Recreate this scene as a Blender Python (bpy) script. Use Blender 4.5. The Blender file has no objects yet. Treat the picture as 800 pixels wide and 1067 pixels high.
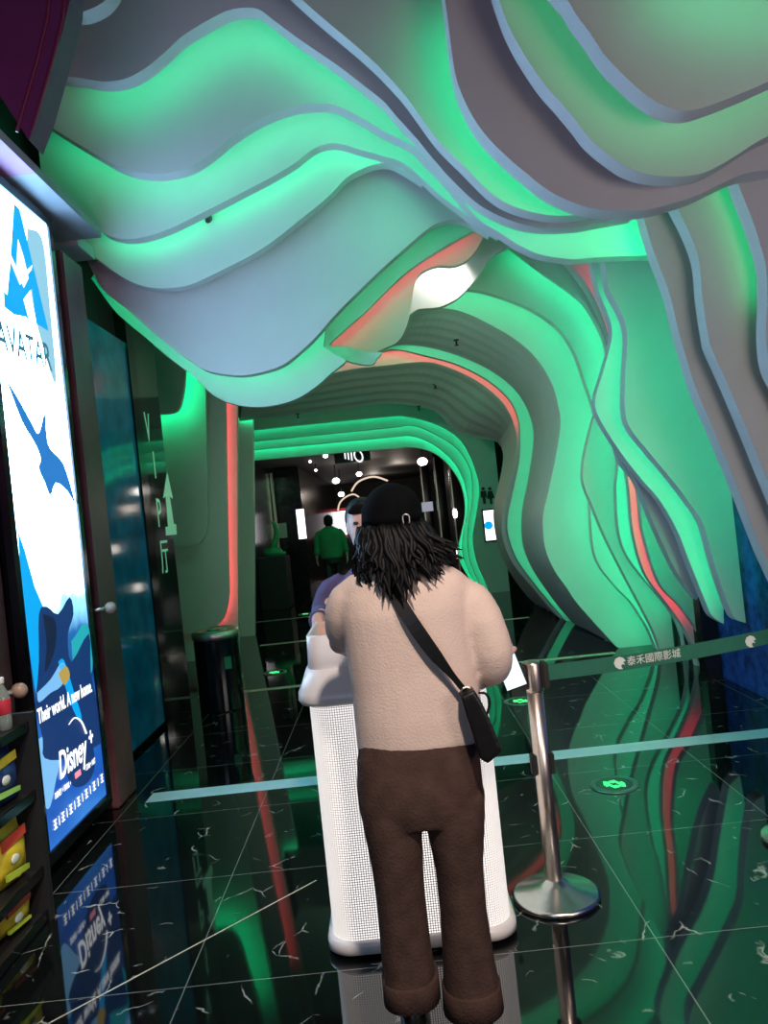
import bpy, bmesh, math, random
from mathutils import Vector, Matrix
from mathutils.geometry import tessellate_polygon
random.seed(7)
sc = bpy.context.scene
COL = sc.collection
PI = math.pi
# ------------------------------------------------------------------ camera model (photo frame 800 x 1067)
F, CH, ROLL = 800.0, 1.53, math.radians(6.0)
CR, SR = math.cos(ROLL), math.sin(ROLL)
def ab(px, py):
    u, v = px-400.0, py-533.5
    return u*CR-v*SR, u*SR+v*CR
def at(px, py, Y):                       # photo point -> world point on the plane y=Y
    a, b = ab(px, py); return Vector((a*Y/F, Y, CH-b*Y/F))
def onX(px, py, X):                      # photo point -> world point on the plane x=X
    a, b = ab(px, py); Y = X*F/a; return Vector((X, Y, CH-b*Y/F))
cam = bpy.data.cameras.new('camera'); co = bpy.data.objects.new('camera', cam); COL.objects.link(co)
cam.sensor_fit = 'VERTICAL'; cam.sensor_height = 36; cam.lens = 36*F/1067; cam.clip_start = 0.05; cam.clip_end = 200
co.matrix_world = Matrix(((CR, SR, 0, 0), (0, 0, -1, 0), (-SR, CR, 0, CH), (0, 0, 0, 1)))
sc.camera = co
sc.view_settings.view_transform = 'Standard'; sc.view_settings.look = 'None'
sc.view_settings.exposure = 0; sc.view_settings.gamma = 1; sc.view_settings.use_curve_mapping = False
sc.cycles.use_denoising = True; sc.cycles.max_bounces = 8; sc.cycles.sample_clamp_indirect = 4.0
sc.cycles.caustics_reflective = False; sc.cycles.caustics_refractive = False
# ------------------------------------------------------------------ materials
def pmat(name, col, rough=0.5, metal=0.0, noise=0.0, scale=8.0, bump=0.0, bscale=60.0, spec=0.5, emit=None, estr=1.0, alpha=1.0, trans=0.0):
    m = bpy.data.materials.new(name); m.use_nodes = True
    nt = m.node_tree; b = nt.nodes['Principled BSDF']
    b.inputs['Roughness'].default_value = rough; b.inputs['Metallic'].default_value = metal
    b.inputs['Specular IOR Level'].default_value = spec
    c4 = (*col, 1)
    b.inputs['Base Color'].default_value = c4
    if noise > 0:
        tc = nt.nodes.new('ShaderNodeTexCoord'); n = nt.nodes.new('ShaderNodeTexNoise'); n.inputs['Scale'].default_value = scale
        n.inputs['Detail'].default_value = 4
        r = nt.nodes.new('ShaderNodeValToRGB')
        r.color_ramp.elements[0].position = .3; r.color_ramp.elements[1].position = .7
        r.color_ramp.elements[0].color = (*[max(0, c*(1-noise)) for c in col], 1)
        r.color_ramp.elements[1].color = (*[min(1, c*(1+noise)) for c in col], 1)
        nt.links.new(tc.outputs['Object'], n.inputs['Vector']); nt.links.new(n.outputs['Fac'], r.inputs['Fac'])
        nt.links.new(r.outputs['Color'], b.inputs['Base Color'])
    if bump > 0:
        tc = nt.nodes.new('ShaderNodeTexCoord'); n = nt.nodes.new('ShaderNodeTexNoise'); n.inputs['Scale'].default_value = bscale
        bp = nt.nodes.new('ShaderNodeBump'); bp.inputs['Strength'].default_value = bump; bp.inputs['Distance'].default_value = .01
        nt.links.new(tc.outputs['Object'], n.inputs['Vector']); nt.links.new(n.outputs['Fac'], bp.inputs['Height'])
        nt.links.new(bp.outputs['Normal'], b.inputs['Normal'])
    if emit:
        b.inputs['Emission Color'].default_value = (*emit, 1); b.inputs['Emission Strength'].default_value = estr
    if trans: b.inputs['Transmission Weight'].default_value = trans
    if alpha < 1: b.inputs['Alpha'].default_value = alpha
    return m
def emat(name, col, s):
    return pmat(name, (0.02, 0.02, 0.02), .5, emit=col, estr=s)
M = {}
M['panel'] = pmat('panel_paint', (.62, .60, .59), .55, noise=.03, scale=3, spec=.3)
M['led_g'] = emat('green_led', (0.0, 1.0, .38), 11.5)
M['led_g2'] = emat('green_led_soft', (0.0, 1.0, .37), 7.5)
M['led_g3'] = emat('green_led_dim', (0.0, 1.0, .30), 5.0)
M['led_r'] = emat('red_led', (1.0, .07, .09), 9.0)
M['led_m'] = emat('green_led_medium', (0.0, 1.0, .36), 15.0)
M['led_x'] = emat('green_led_strong', (0.0, 1.0, .33), 32.0)
M['black'] = pmat('black_gloss', (.006, .006, .008), .12, noise=.2)
M['blackm'] = pmat('black_matte', (.008, .008, .009), .6, noise=.2)
M['darkwall'] = pmat('dark_wall', (.012, .013, .018), .18, noise=.3)
M['ceil'] = pmat('dark_ceiling', (.06, .06, .06), .6, noise=.1)
M['chrome'] = pmat('brushed_steel', (.70, .58, .50), .33, 1.0, noise=.05, scale=40)
M['steelbase'] = pmat('satin_steel', (.6, .62, .58), .25, 1.0, noise=.05, scale=40)
M['white'] = pmat('white_plastic', (.72, .68, .66), .35, noise=.02)
M['cream'] = pmat('cream_stone', (.62, .56, .44), .3, noise=.08)
M['cream2'] = pmat('teal_lit_stone', (.45, .75, .75), .3, noise=.05)  # pale stone with the teal of reflected light mixed into the colour
M['brown'] = pmat('brown_gloss', (.16, .06, .065), .38, noise=.6, scale=2)
M['blueglass'] = pmat('blue_glass', (.02, .20, .46), .07, noise=.3, scale=5, spec=.8)
M['bluewall'] = pmat('blue_sparkle', (.02, .08, .34), .25, noise=.5, scale=12)
M['vipwall'] = pmat('dark_marble', (.02, .035, .035), .06, noise=.6, scale=6, spec=.8)
M['soffit'] = pmat('soffit_paint', (.30, .31, .34), .5, noise=.04)
M['mauve'] = pmat('mauve_paint', (.42, .17, .30), .45, noise=.04)
M['greyp'] = pmat('grey_paint', (.4, .4, .42), .5, noise=.04)
M['purple'] = pmat('magenta_lit_fin', (.13, .035, .11), .45, noise=.06)  # magenta light on the fin, put into its base colour
M['skin'] = pmat('skin', (.55, .34, .27), .5, noise=.05)
M['hair'] = pmat('black_hair', (.004, .0034, .0032), .55, noise=.3, scale=40, spec=.18)
M['cap'] = pmat('black_cotton', (.003, .0034, .004), .95, noise=.2, scale=30, spec=.06)
M['fleece'] = pmat('cream_fleece', (.62, .47, .39), .95, noise=.04, scale=14, bump=.25, bscale=160, spec=.1)
M['trouser'] = pmat('brown_wool', (.062, .034, .026), .9, noise=.22, scale=20, bump=.3, bscale=120, spec=.15)
M['leather'] = pmat('black_leather', (.005, .0045, .0045), .4, noise=.2, scale=30, spec=.3)
M['purplej'] = pmat('violet_jacket', (.06, .048, .115), .9, noise=.12, scale=12)
M['greenj'] = pmat('green_jacket', (.04, .22, .10), .85, noise=.12, scale=9)
M['belt'] = pmat('green_belt', (.012, .12, .07), .7, noise=.08, scale=30)
M['print'] = pmat('pale_print', (.62, .66, .58), .7, noise=.05)
M['rubber'] = pmat('black_rubber', (.012, .012, .012), .5, noise=.1)
M['vip'] = pmat('mint_letters', (.25, .55, .38), .4, noise=.05, emit=(.15, .5, .3), estr=.45)
M['greenpaint'] = pmat('green_plastic', (.03, .3, .13), .4, noise=.1)
M['notice'] = pmat('paper_notice', (.8, .8, .74), .8, noise=.1, scale=20)
M['glow'] = emat('lamp_glow', (1, .93, .85), 7.0)
M['glow2'] = emat('sign_glow', (1, .93, .97), 2.2)
M['rsign'] = emat('red_sign', (.8, .05, .06), .5)
M['letter'] = emat('lit_letter', (.95, .97, 1), 1.3)
M['arrow'] = emat('exit_arrow', (.05, 1, .22), 1.5)
M['floorring'] = pmat('light_ring', (.12, .3, .22), .3, .6, noise=.1)
M['yellow'] = pmat('yellow_foil', (.62, .47, .03), .28, noise=.25, scale=14)
M['lime'] = pmat('lime_foil', (.35, .45, .04), .28, noise=.3, scale=14)
M['redfoil'] = pmat('red_foil', (.5, .05, .03), .3, noise=.2)
M['bluefoil'] = pmat('blue_foil', (.02, .04, .16), .28, noise=.5, scale=14)
M['bottle'] = pmat('clear_bottle', (.75, .88, .78), .08, noise=.05, trans=.75)
M['greenlabel'] = pmat('green_label', (.25, .5, .1), .5, noise=.2)
M['redlabel'] = pmat('red_label', (.5, .02, .04), .5, noise=.2)
M['knob'] = pmat('copper_knob', (.5, .33, .24), .35, noise=.1)

def nd(nt, t, **kw):
    n = nt.nodes.new(t)
    for k, v in kw.items(): setattr(n, k, v)
    return n
def floor_mat():
    m = bpy.data.materials.new('black_marble'); m.use_nodes = True; nt = m.node_tree; L = nt.links.new
    b = nt.nodes['Principled BSDF']; b.inputs['Specular IOR Level'].default_value = .9
    tc = nd(nt, 'ShaderNodeTexCoord')
    n1 = nd(nt, 'ShaderNodeTexNoise'); n1.inputs['Scale'].default_value = 3.0; n1.inputs['Detail'].default_value = 5
    L(tc.outputs['Object'], n1.inputs['Vector'])
    mx = nd(nt, 'ShaderNodeMixRGB'); mx.inputs['Fac'].default_value = .22
    L(tc.outputs['Object'], mx.inputs['Color1']); L(n1.outputs['Color'], mx.inputs['Color2'])
    vo = nd(nt, 'ShaderNodeTexVoronoi', feature='DISTANCE_TO_EDGE'); vo.inputs['Scale'].default_value = 6.5
    L(mx.outputs['Color'], vo.inputs['Vector'])
    r1 = nd(nt, 'ShaderNodeValToRGB'); r1.color_ramp.elements[0].position = .0; r1.color_ramp.elements[0].color = (1, 1, 1, 1)
    r1.color_ramp.elements[1].position = .022; r1.color_ramp.elements[1].color = (0, 0, 0, 1)
    L(vo.outputs['Distance'], r1.inputs['Fac'])
    n2 = nd(nt, 'ShaderNodeTexNoise'); n2.inputs['Scale'].default_value = 7; n2.inputs['Detail'].default_value = 3
    L(tc.outputs['Object'], n2.inputs['Vector'])
    r2 = nd(nt, 'ShaderNodeValToRGB'); r2.color_ramp.elements[0].position = .56; r2.color_ramp.elements[1].position = .66
    L(n2.outputs['Fac'], r2.inputs['Fac'])
    v = nd(nt, 'ShaderNodeMath', operation='MULTIPLY'); L(r1.outputs['Color'], v.inputs[0]); L(r2.outputs['Color'], v.inputs[1])
    # grout lines every 0.8 m and one diagonal inlay
    sx = nd(nt, 'ShaderNodeSeparateXYZ'); L(tc.outputs['Object'], sx.inputs[0])
    def line(out, off, w, mod=.8):
        a = nd(nt, 'ShaderNodeMath', operation='ADD'); a.inputs[1].default_value = off; L(out, a.inputs[0])
        p = nd(nt, 'ShaderNodeMath', operation='PINGPONG'); p.inputs[1].default_value = mod/2; L(a.outputs[0], p.inputs[0])
        c = nd(nt, 'ShaderNodeMath', operation='LESS_THAN'); c.inputs[1].default_value = w; L(p.outputs[0], c.inputs[0])
        return c.outputs[0]
    lx = line(sx.outputs['X'], .837+8, .0022); ly = line(sx.outputs['Y'], -2.60+8, .0022)
    g = nd(nt, 'ShaderNodeMath', operation='MAXIMUM'); L(lx, g.inputs[0]); L(ly, g.inputs[1])
    gs = nd(nt, 'ShaderNodeMath', operation='MULTIPLY'); gs.inputs[1].default_value = .4; L(g.outputs[0], gs.inputs[0])
    t = nd(nt, 'ShaderNodeMath', operation='MAXIMUM'); L(v.outputs[0], t.inputs[0]); L(gs.outputs[0], t.inputs[1])
    cr = nd(nt, 'ShaderNodeMixRGB'); cr.inputs['Color1'].default_value = (.0035, .0045, .0048, 1); cr.inputs['Color2'].default_value = (.42, .46, .42, 1)
    L(t.outputs[0], cr.inputs['Fac']); L(cr.outputs['Color'], b.inputs['Base Color'])
    b.inputs['Roughness'].default_value = .045
    return m
M['floor'] = floor_mat()
def mesh_panel_mat():        # back-lit perforated sheet: light shows through a fine grid of holes
    m = bpy.data.materials.new('perforated_lit_sheet'); m.use_nodes = True; nt = m.node_tree; L = nt.links.new
    b = nt.nodes['Principled BSDF']; b.inputs['Base Color'].default_value = (.5, .48, .46, 1); b.inputs['Roughness'].default_value = .4
    tc = nd(nt, 'ShaderNodeTexCoord'); sx = nd(nt, 'ShaderNodeSeparateXYZ'); L(tc.outputs['UV'], sx.inputs[0])
    def wave(out, f, ph=0):
        a = nd(nt, 'ShaderNodeMath', operation='MULTIPLY'); a.inputs[1].default_value = f; L(out, a.inputs[0])
        s = nd(nt, 'ShaderNodeMath', operation='SINE'); L(a.outputs[0], s.inputs[0]); return s.outputs[0]
    k = nd(nt, 'ShaderNodeMath', operation='ADD'); L(sx.outputs['X'], k.inputs[0]); L(sx.outputs['Y'], k.inputs[1])
    k2 = nd(nt, 'ShaderNodeMath', operation='SUBTRACT'); L(sx.outputs['X'], k2.inputs[0]); L(sx.outputs['Y'], k2.inputs[1])
    f = PI/.0085
    p = nd(nt, 'ShaderNodeMath', operation='MULTIPLY'); L(wave(k.outputs[0], f), p.inputs[0]); L(wave(k2.outputs[0], f), p.inputs[1])
    r = nd(nt, 'ShaderNodeValToRGB'); r.color_ramp.elements[0].position = .0; r.color_ramp.elements[1].position = .30
    r.color_ramp.elements[0].color = (.12, .105, .10, 1); r.color_ramp.elements[1].color = (1.6, 1.5, 1.42, 1)
    L(p.outputs[0], r.inputs['Fac']); L(r.outputs['Color'], b.inputs['Emission Color']); b.inputs['Emission Strength'].default_value = 1.0
    return m
M['perf'] = mesh_panel_mat()
def screen_mat():            # the picture on the LED screen: pale sky, white middle, blue foot
    m = bpy.data.materials.new('screen_picture'); m.use_nodes = True; nt = m.node_tree; L = nt.links.new
    b = nt.nodes['Principled BSDF']; b.inputs['Base Color'].default_value = (.01, .01, .01, 1); b.inputs['Roughness'].default_value = .25
    tc = nd(nt, 'ShaderNodeTexCoord'); sx = nd(nt, 'ShaderNodeSeparateXYZ'); L(tc.outputs['Object'], sx.inputs[0])
    n = nd(nt, 'ShaderNodeTexNoise'); n.inputs['Scale'].default_value = 2.2; n.inputs['Detail'].default_value = 4; L(tc.outputs['Object'], n.inputs['Vector'])
    a = nd(nt, 'ShaderNodeMath', operation='MULTIPLY_ADD'); L(n.outputs['Fac'], a.inputs[0]); a.inputs[1].default_value = .5; L(sx.outputs['Z'], a.inputs[2])
    d = nd(nt, 'ShaderNodeMath', operation='DIVIDE'); d.inputs[1].default_value = 3.6; L(a.outputs[0], d.inputs[0])
    r = nd(nt, 'ShaderNodeValToRGB'); e = r.color_ramp.elements
    e[0].position = .06; e[0].color = (.05, .26, .80, 1)
    e[1].position = .99; e[1].color = (5, 10.4, 17, 1)
    for p, c in ((.14, (.012, .10, .50)), (.21, (.02, .16, .62)), (.255, (.01, .05, .22)), (.33, (.02, .16, .48)), (.38, (.5, 1.3, 2.0)), (.45, (7, 12.5, 18.5)), (.68, (8, 13.5, 20)), (.78, (5.2, 10.7, 17)), (.88, (6, 11.5, 18.5))):
        x = e.new(p); x.color = (*c, 1)
    L(d.outputs[0], r.inputs['Fac']); L(r.outputs['Color'], b.inputs['Emission Color']); b.inputs['Emission Strength'].default_value = 1.0
    return m
M['screen'] = screen_mat()
for nm, c in (('pic_cyan', (.0, .42, .95)), ('pic_blue', (.02, .20, .62)), ('pic_deep', (.006, .035, .16)), ('pic_dark', (.005, .012, .05)),
              ('pic_grey', (.30, .62, .80)), ('pic_teal', (.02, .42, .50)), ('pic_white', (1.6, 1.65, 1.7)), ('pic_ink', (.10, .28, .34)), ('pic_pale', (.22, .55, .95)), ('pic_red', (1.0, .35, .45)), ('pic_gold', (.5, .35, .08))):
    M[nm] = emat(nm, c, 1.0)
M['pic_ink'] = emat('pic_ink', (.04, .15, .19), 1.0)
# ------------------------------------------------------------------ object helpers
def newbm(): return bmesh.new()
def wloc(o):
    v = Vector((0, 0, 0))
    while o: v += o.location; o = o.parent
    return v
def mk(name, bm, mat, parent=None, origin=None, smooth=False):
    """link bm (world coordinates) as ONE mesh object"""
    if parent is not None and origin is None: origin = wloc(parent)
    origin = Vector(origin) if origin is not None else Vector((0, 0, 0))
    bmesh.ops.translate(bm, verts=bm.verts[:], vec=-origin)
    me = bpy.data.meshes.new(name); bm.to_mesh(me); bm.free()
    if smooth:
        for p in me.polygons: p.use_smooth = True
    mats = mat if isinstance(mat, (list, tuple)) else [mat]
    for x in mats: me.materials.append(x)
    o = bpy.data.objects.new(name, me); COL.objects.link(o)
    if parent is not None:
        o.parent = parent; o.location = origin-wloc(parent)
    else: o.location = origin
    return o
def tag(o, label, cat, group=None):
    o['label'] = label; o['category'] = cat
    if group: o['group'] = group
    return o
def thing(name, loc, label, cat, group=None):
    o = bpy.data.objects.new(name, None); o.empty_display_size = .1; COL.objects.link(o); o.location = loc
    return tag(o, label, cat, group)
def struct(o): o['kind'] = 'structure'; return o
def box(bm, x0, x1, y0, y1, z0, z1, bev=0.0):
    vs = [bm.verts.new((x, y, z)) for z in (z0, z1) for y in (y0, y1) for x in (x0, x1)]
    fs = [bm.faces.new([vs[i] for i in q]) for q in ((0, 2, 3, 1), (4, 5, 7, 6), (0, 1, 5, 4), (1, 3, 7, 5), (3, 2, 6, 7), (2, 0, 4, 6))]
    if bev > 0:
        es = list({e for f in fs for e in f.edges}); bmesh.ops.bevel(bm, geom=es, offset=bev, segments=2, affect='EDGES')
    return bm
def loft(bm, rings, cap=True, closed=True):
    R = [[bm.verts.new(p) for p in r] for r in rings]; n = len(R[0])
    for i in range(len(R)-1):
        for j in range(n if closed else n-1):
            k = (j+1) % n
            bm.faces.new((R[i][j], R[i][k], R[i+1][k], R[i+1][j]))
    if cap and closed:
        bm.faces.new(R[0][::-1]); bm.faces.new(R[-1])
    return R
def ell(cx, cy, cz, rx, ry, n=24, e=2.0, rot=0.0, tilt=0.0):
    out = []
    for i in range(n):
        t = 2*PI*i/n; c, s = math.cos(t), math.sin(t)
        x = rx*math.copysign(abs(c)**(2/e), c); y = ry*math.copysign(abs(s)**(2/e), s)
        xr = x*math.cos(rot)-y*math.sin(rot); yr = x*math.sin(rot)+y*math.cos(rot)
        out.append((cx+xr, cy+yr, cz+tilt*x))
    return out
def lathe(bm, cx, cy, prof, n=32):
    return loft(bm, [[(cx+r*math.cos(2*PI*i/n), cy+r*math.sin(2*PI*i/n), z) for i in range(n)] for r, z in prof])
def tube(bm, path, radii, n=10, flat=1.0):
    path = [Vector(p) for p in path]; rings = []; up = Vector((0, 0, 1)); prev = None
    if not isinstance(radii, (list, tuple)): radii = [radii]*len(path)
    for i, p in enumerate(path):
        d = (path[min(i+1, len(path)-1)]-path[max(i-1, 0)]).normalized()
        if prev is None:
            a = d.cross(up)
            if a.length < .2: a = d.cross(Vector((1, 0, 0)))
        else: a = prev-d*prev.dot(d)
        a.normalize(); prev = a; b = d.cross(a)
        rings.append([p+a*radii[i]*math.cos(2*PI*j/n)+b*radii[i]*flat*math.sin(2*PI*j/n) for j in range(n)])
    return loft(bm, rings)
def ball(bm, c, r, seg=16, sc3=(1, 1, 1)):
    c = Vector(c); rings = []
    m = seg//2
    for i in range(1, m):
        t = PI*i/m
        rings.append([(c.x+r*sc3[0]*math.sin(t)*math.cos(2*PI*j/seg), c.y+r*sc3[1]*math.sin(t)*math.sin(2*PI*j/seg), c.z-r*sc3[2]*math.cos(t)) for j in range(seg)])
    return loft(bm, rings)
def catmull(P, n=6):
    P = [Vector(p) for p in P]; out = []
    for i in range(len(P)-1):
        p0 = P[max(i-1, 0)]; p1 = P[i]; p2 = P[i+1]; p3 = P[min(i+2, len(P)-1)]
        for k in range(n):
            t = k/n
            out.append(.5*((2*p1)+(-p0+p2)*t+(2*p0-5*p1+4*p2-p3)*t*t+(-p0+3*p1-3*p2+p3)*t*t*t))
    out.append(P[-1]); return out
def resamp(P, n):
    P = [Vector(p) for p in P]; L = [0]
    for i in range(1, len(P)): L.append(L[-1]+(P[i]-P[i-1]).length)
    out = []; j = 0
    for k in range(n):
        s = L[-1]*k/(n-1)
        while j < len(P)-2 and L[j+1] < s: j += 1
        d = L[j+1]-L[j]; t = (s-L[j])/d if d > 1e-9 else 0
        out.append(P[j].lerp(P[j+1], min(1, max(0, t))))
    return out
def prism(bm, poly, mp, h0, h1):
    """polygon poly [(s,t)], mp(s,t,h)->world; solid between h0 and h1"""
    pts = [Vector((p[0], p[1], 0)) for p in poly]
    clean = [pts[0]]
    for p in pts[1:]:
        if (p-clean[-1]).length > 1e-5: clean.append(p)
    if (clean[0]-clean[-1]).length < 1e-5: clean.pop()
    pts = clean; n = len(pts)
    A = [bm.verts.new(mp(p.x, p.y, h0)) for p in pts]; B = [bm.verts.new(mp(p.x, p.y, h1)) for p in pts]
    for tri in tessellate_polygon([pts]):
        i, j, k = tri
        try: bm.faces.new((A[i], A[j], A[k])); bm.faces.new((B[k], B[j], B[i]))
        except ValueError: pass
    for i in range(n):
        k = (i+1) % n
        try: bm.faces.new((A[i], B[i], B[k], A[k]))
        except ValueError: pass
    bmesh.ops.recalc_face_normals(bm, faces=bm.faces[:])
    return bm
def text_bm(s, size, mapper, depth=.0015, center=True, shear=0.0, bold=0.0):
    cu = bpy.data.curves.new('t', 'FONT'); cu.body = s; cu.size = size; cu.extrude = depth; cu.shear = shear; cu.offset = bold
    cu.align_x = 'CENTER' if center else 'LEFT'; cu.align_y = 'CENTER'; cu.resolution_u = 3
    ob = bpy.data.objects.new('t', cu); COL.objects.link(ob)
    dg = bpy.context.evaluated_depsgraph_get(); me = bpy.data.meshes.new_from_object(ob.evaluated_get(dg))
    bm = newbm(); bm.from_mesh(me)
    for v in bm.verts: v.co = mapper(v.co.x, v.co.y, v.co.z)
    bpy.data.objects.remove(ob); bpy.data.curves.remove(cu); bpy.data.meshes.remove(me)
    return bm
def remesh(o, vox, smooth=4, f=.5):
    m = o.modifiers.new('remesh', 'REMESH'); m.mode = 'VOXEL'; m.voxel_size = vox; m.use_smooth_shade = True
    s = o.modifiers.new('smooth', 'SMOOTH'); s.iterations = smooth; s.factor = f
    return o

# ------------------------------------------------------------------ the layered wave panels
TOP = 4.55
PG = 'layered wave panels of the tunnel'
def w(X, Z): return ('w', X, Z)
def xz(p, Y):
    if p[0] == 'w': return Vector((p[1], p[2], 0))
    if p[1] <= -60:
        q = at(p[0], p[1], Y); return Vector((q.x, TOP, 0))
    q = at(p[0], p[1], Y); return Vector((q.x, max(q.z, 0.0), 0))
def panel(label, Y, t, curve, close, led=None, ledm='led_g', inset=.045, smooth=True, rng=None, group=PG, mat='panel'):
    px = catmull([(x, y, 0) for x, y in curve], 6) if smooth else [Vector((x, y, 0)) for x, y in curve]
    C = [xz((p.x, p.y), Y) for p in px]
    poly = C+[xz(c, Y) for c in close]
    b = Vector((sum(p.x for p in poly)/len(poly), Y, min(p.y for p in poly)))
    bm = prism(newbm(), [(p.x, p.y) for p in poly], lambda s, z, h: (s, h, z), Y, Y+t)
    o = tag(mk('wave_panel', bm, M[mat], origin=b), label, 'wave panel', group)
    if led:
        area = sum(poly[i].x*poly[(i+1) % len(poly)].y-poly[(i+1) % len(poly)].x*poly[i].y for i in range(len(poly)))
        sg = 1 if area > 0 else -1
        seq = C if rng is None else C[int(len(C)*rng[0]):int(len(C)*rng[1])]
        L = sum((seq[i+1]-seq[i]).length for i in range(len(seq)-1))
        R = resamp(seq, max(4, min(26, int(L/.09))))
        rows = []
        for i, p in enumerate(R):
            d = (R[min(i+1, len(R)-1)]-R[max(i-1, 0)]).normalized(); nrm = Vector((-d.y, d.x, 0))*sg
            q = p+nrm*inset; r = p+nrm*(inset+.022)
            y0, y1 = Y+t+.001, Y+t+.013
            rows.append([(q.x, y0, q.y), (q.x, y1, q.y), (r.x, y1, r.y), (r.x, y0, r.y)])
        lb = newbm(); loft(lb, rows); bmesh.ops.recalc_face_normals(lb, faces=lb.faces[:])
        s = mk('light_strip', lb, M[ledm], o); s['label'] = 'lit %s light strip behind the edge' % ('red' if ledm == 'led_r' else 'green')
    return o
XL, XR = -1.93, 2.43
# --- overhead right
panel('topmost right wave panel with a broad olive grey face and greenish corner', 3.0, .10,
      [(548, -60), (568, -28), (591, 0), (600, 15), (615, 35), (632, 60), (662, 90), (685, 107), (705, 114), (725, 114), (750, 106), (775, 96), (800, 85), (850, 60), (900, 20)],
      [w(2.2, 3.6), w(2.2, TOP), w(.4, TOP)], True, 'led_g3')
panel('narrow panel overhead at the upper right corner, edge above the olive face', 2.72, .08,
      [(690, -58), (720, -46), (760, -36), (800, -26), (880, -24)], [w(2.2, 3.9), w(2.2, TOP), w(.9, TOP)], True, 'led_g2')
panel('second right overhead panel, pale green face curving under the topmost olive one', 3.3, .10,
      [(500, -60), (512, -25), (520, 0), (530, 27), (545, 55), (565, 85), (585, 108), (600, 126), (615, 145), (635, 162), (655, 175), (677, 182), (705, 184), (730, 181), (750, 172), (770, 160), (785, 150), (800, 142), (850, 120), (900, 90)],
      [w(2.3, 3.3), w(2.3, TOP), w(.35, TOP)])
panel('broad taupe grey unlit panel sweeping from top centre down to the right edge', 3.58, .12,
      [(455, -60), (461, -25), (464, 0), (467, 25), (471, 57), (477, 87), (490, 117), (507, 142), (530, 165), (550, 182), (572, 199), (600, 212), (625, 218), (650, 219), (675, 218), (700, 212), (725, 204), (750, 192), (770, 183), (785, 179), (800, 177), (850, 165), (900, 150)],
      [w(2.4, 3.2), w(2.4, TOP), w(.24, TOP)], True, 'led_m', rng=(.05, .62))
panel('green lit panel left of the taupe sweep with a pale blue left edge', 3.92, .10,
      [(270, -60), (290, -25), (315, 0), (340, 22), (370, 47), (390, 65), (400, 75), (420, 97), (437, 120), (457, 147), (482, 172), (510, 200), (535, 215), (570, 224), (600, 224), (622, 220)],
      [(640, 190), (640, -60)])
# --- overhead left
panel('small teal grey panel tip at the top left beside the purple fin', 3.85, .10,
      [(30, 14), (72, 13), (90, 11), (110, 0), (122, -20), (135, -60)], [(30, -60)])
panel('dark grey topmost left panel with a wavy pale blue lower edge', 4.2, .10,
      [(20, 66), (57, 78), (82, 81), (107, 85), (130, 82), (150, 72), (170, 56), (187, 40), (200, 31), (215, 22), (237, 11), (255, 8), (270, 10), (285, 21), (312, 41), (350, 67), (380, 90), (400, 106), (412, 120), (432, 142), (455, 170), (475, 192), (500, 214), (525, 227), (550, 235), (575, 237), (600, 236), (630, 231), (660, 226)],
      [(655, 190), (645, -60), (20, -60)], True, 'led_g', rng=(.06, 1))
panel('wide green lit wave panel second from the top on the left', 4.5, .10,
      [(38, 122), (65, 140), (100, 161), (120, 172), (140, 179), (162, 181), (180, 179), (200, 173), (220, 160), (245, 140), (275, 122), (305, 111), (330, 108), (350, 110), (375, 122), (400, 137), (417, 145), (432, 154), (442, 165), (457, 180), (472, 197), (497, 227), (520, 242), (540, 255), (562, 265), (585, 269), (600, 270), (625, 268), (673, 266), (690, 265)],
      [(690, 220), (680, -60), (20, -60)], True, 'led_g', rng=(.0, .82))
panel('third left wave panel, green above and pale grey below, ending at the white soffit', 4.8, .09,
      [(96, 232), (110, 244), (130, 249), (150, 247), (175, 239), (200, 227), (230, 212), (257, 198), (282, 185), (307, 170), (325, 156), (340, 150), (355, 150), (375, 156), (390, 160), (400, 163), (415, 167), (427, 175), (442, 188), (457, 202), (475, 216), (495, 231), (520, 246)],
      [(530, 200), (500, -60), w(XL+.02, TOP), w(XL+.02, 3.47), w(-1.60, 3.47)], True, 'led_g', rng=(.0, .8))
panel('pale mint wave panel with a pointed left tip and a small camera on its face', 5.02, .09,
      [(82, 253), (100, 269), (120, 284), (140, 295), (160, 300), (180, 300), (200, 296), (230, 282), (265, 264), (290, 247), (315, 227), (335, 211), (347, 200), (360, 186), (375, 177), (392, 171), (410, 172), (440, 190)],
      [(440, 130), (380, -60), (140, -60), (110, 190), (92, 240)])
panel('large bluish white belly shaped panel, the lowest hanging on the left', 5.26, .09,
      [(86, 258), (95, 280), (107, 302), (132, 322), (160, 347), (185, 367), (200, 377), (215, 386), (235, 390), (255, 391), (275, 387), (295, 380), (312, 367), (330, 350), (350, 327), (375, 302), (400, 278), (425, 256), (445, 239), (457, 232), (475, 229), (492, 234), (510, 245)],
      [(515, 180), (450, -60), (150, -60), (95, 240)], True, 'led_g')
panel('green crescent panel showing just below the bluish white belly', 5.55, .07,
      [(95, 290), (118, 322), (135, 338), (152, 352), (175, 372), (200, 391), (220, 410), (240, 420), (265, 424), (287, 422), (310, 415), (330, 402), (347, 387), (360, 376), (350, 370), (337, 361)],
      [(340, 330), (340, -60), (170, -60), (110, 270)], True, 'led_g2')
panel('slim green band panel with a leaf shaped end beside the belly panel', 5.78, .06,
      [(330, 350), (338, 362), (350, 370), (365, 377), (386, 380), (393, 373), (397, 367), (380, 366), (360, 361), (343, 360), (355, 347), (380, 325), (400, 305), (425, 282), (450, 265), (475, 250), (492, 241), (502, 237)],
      [(500, 190), (440, -60), (330, -60), (326, 330)], True, 'led_r', rng=(.52, .98), smooth=True)
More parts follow.
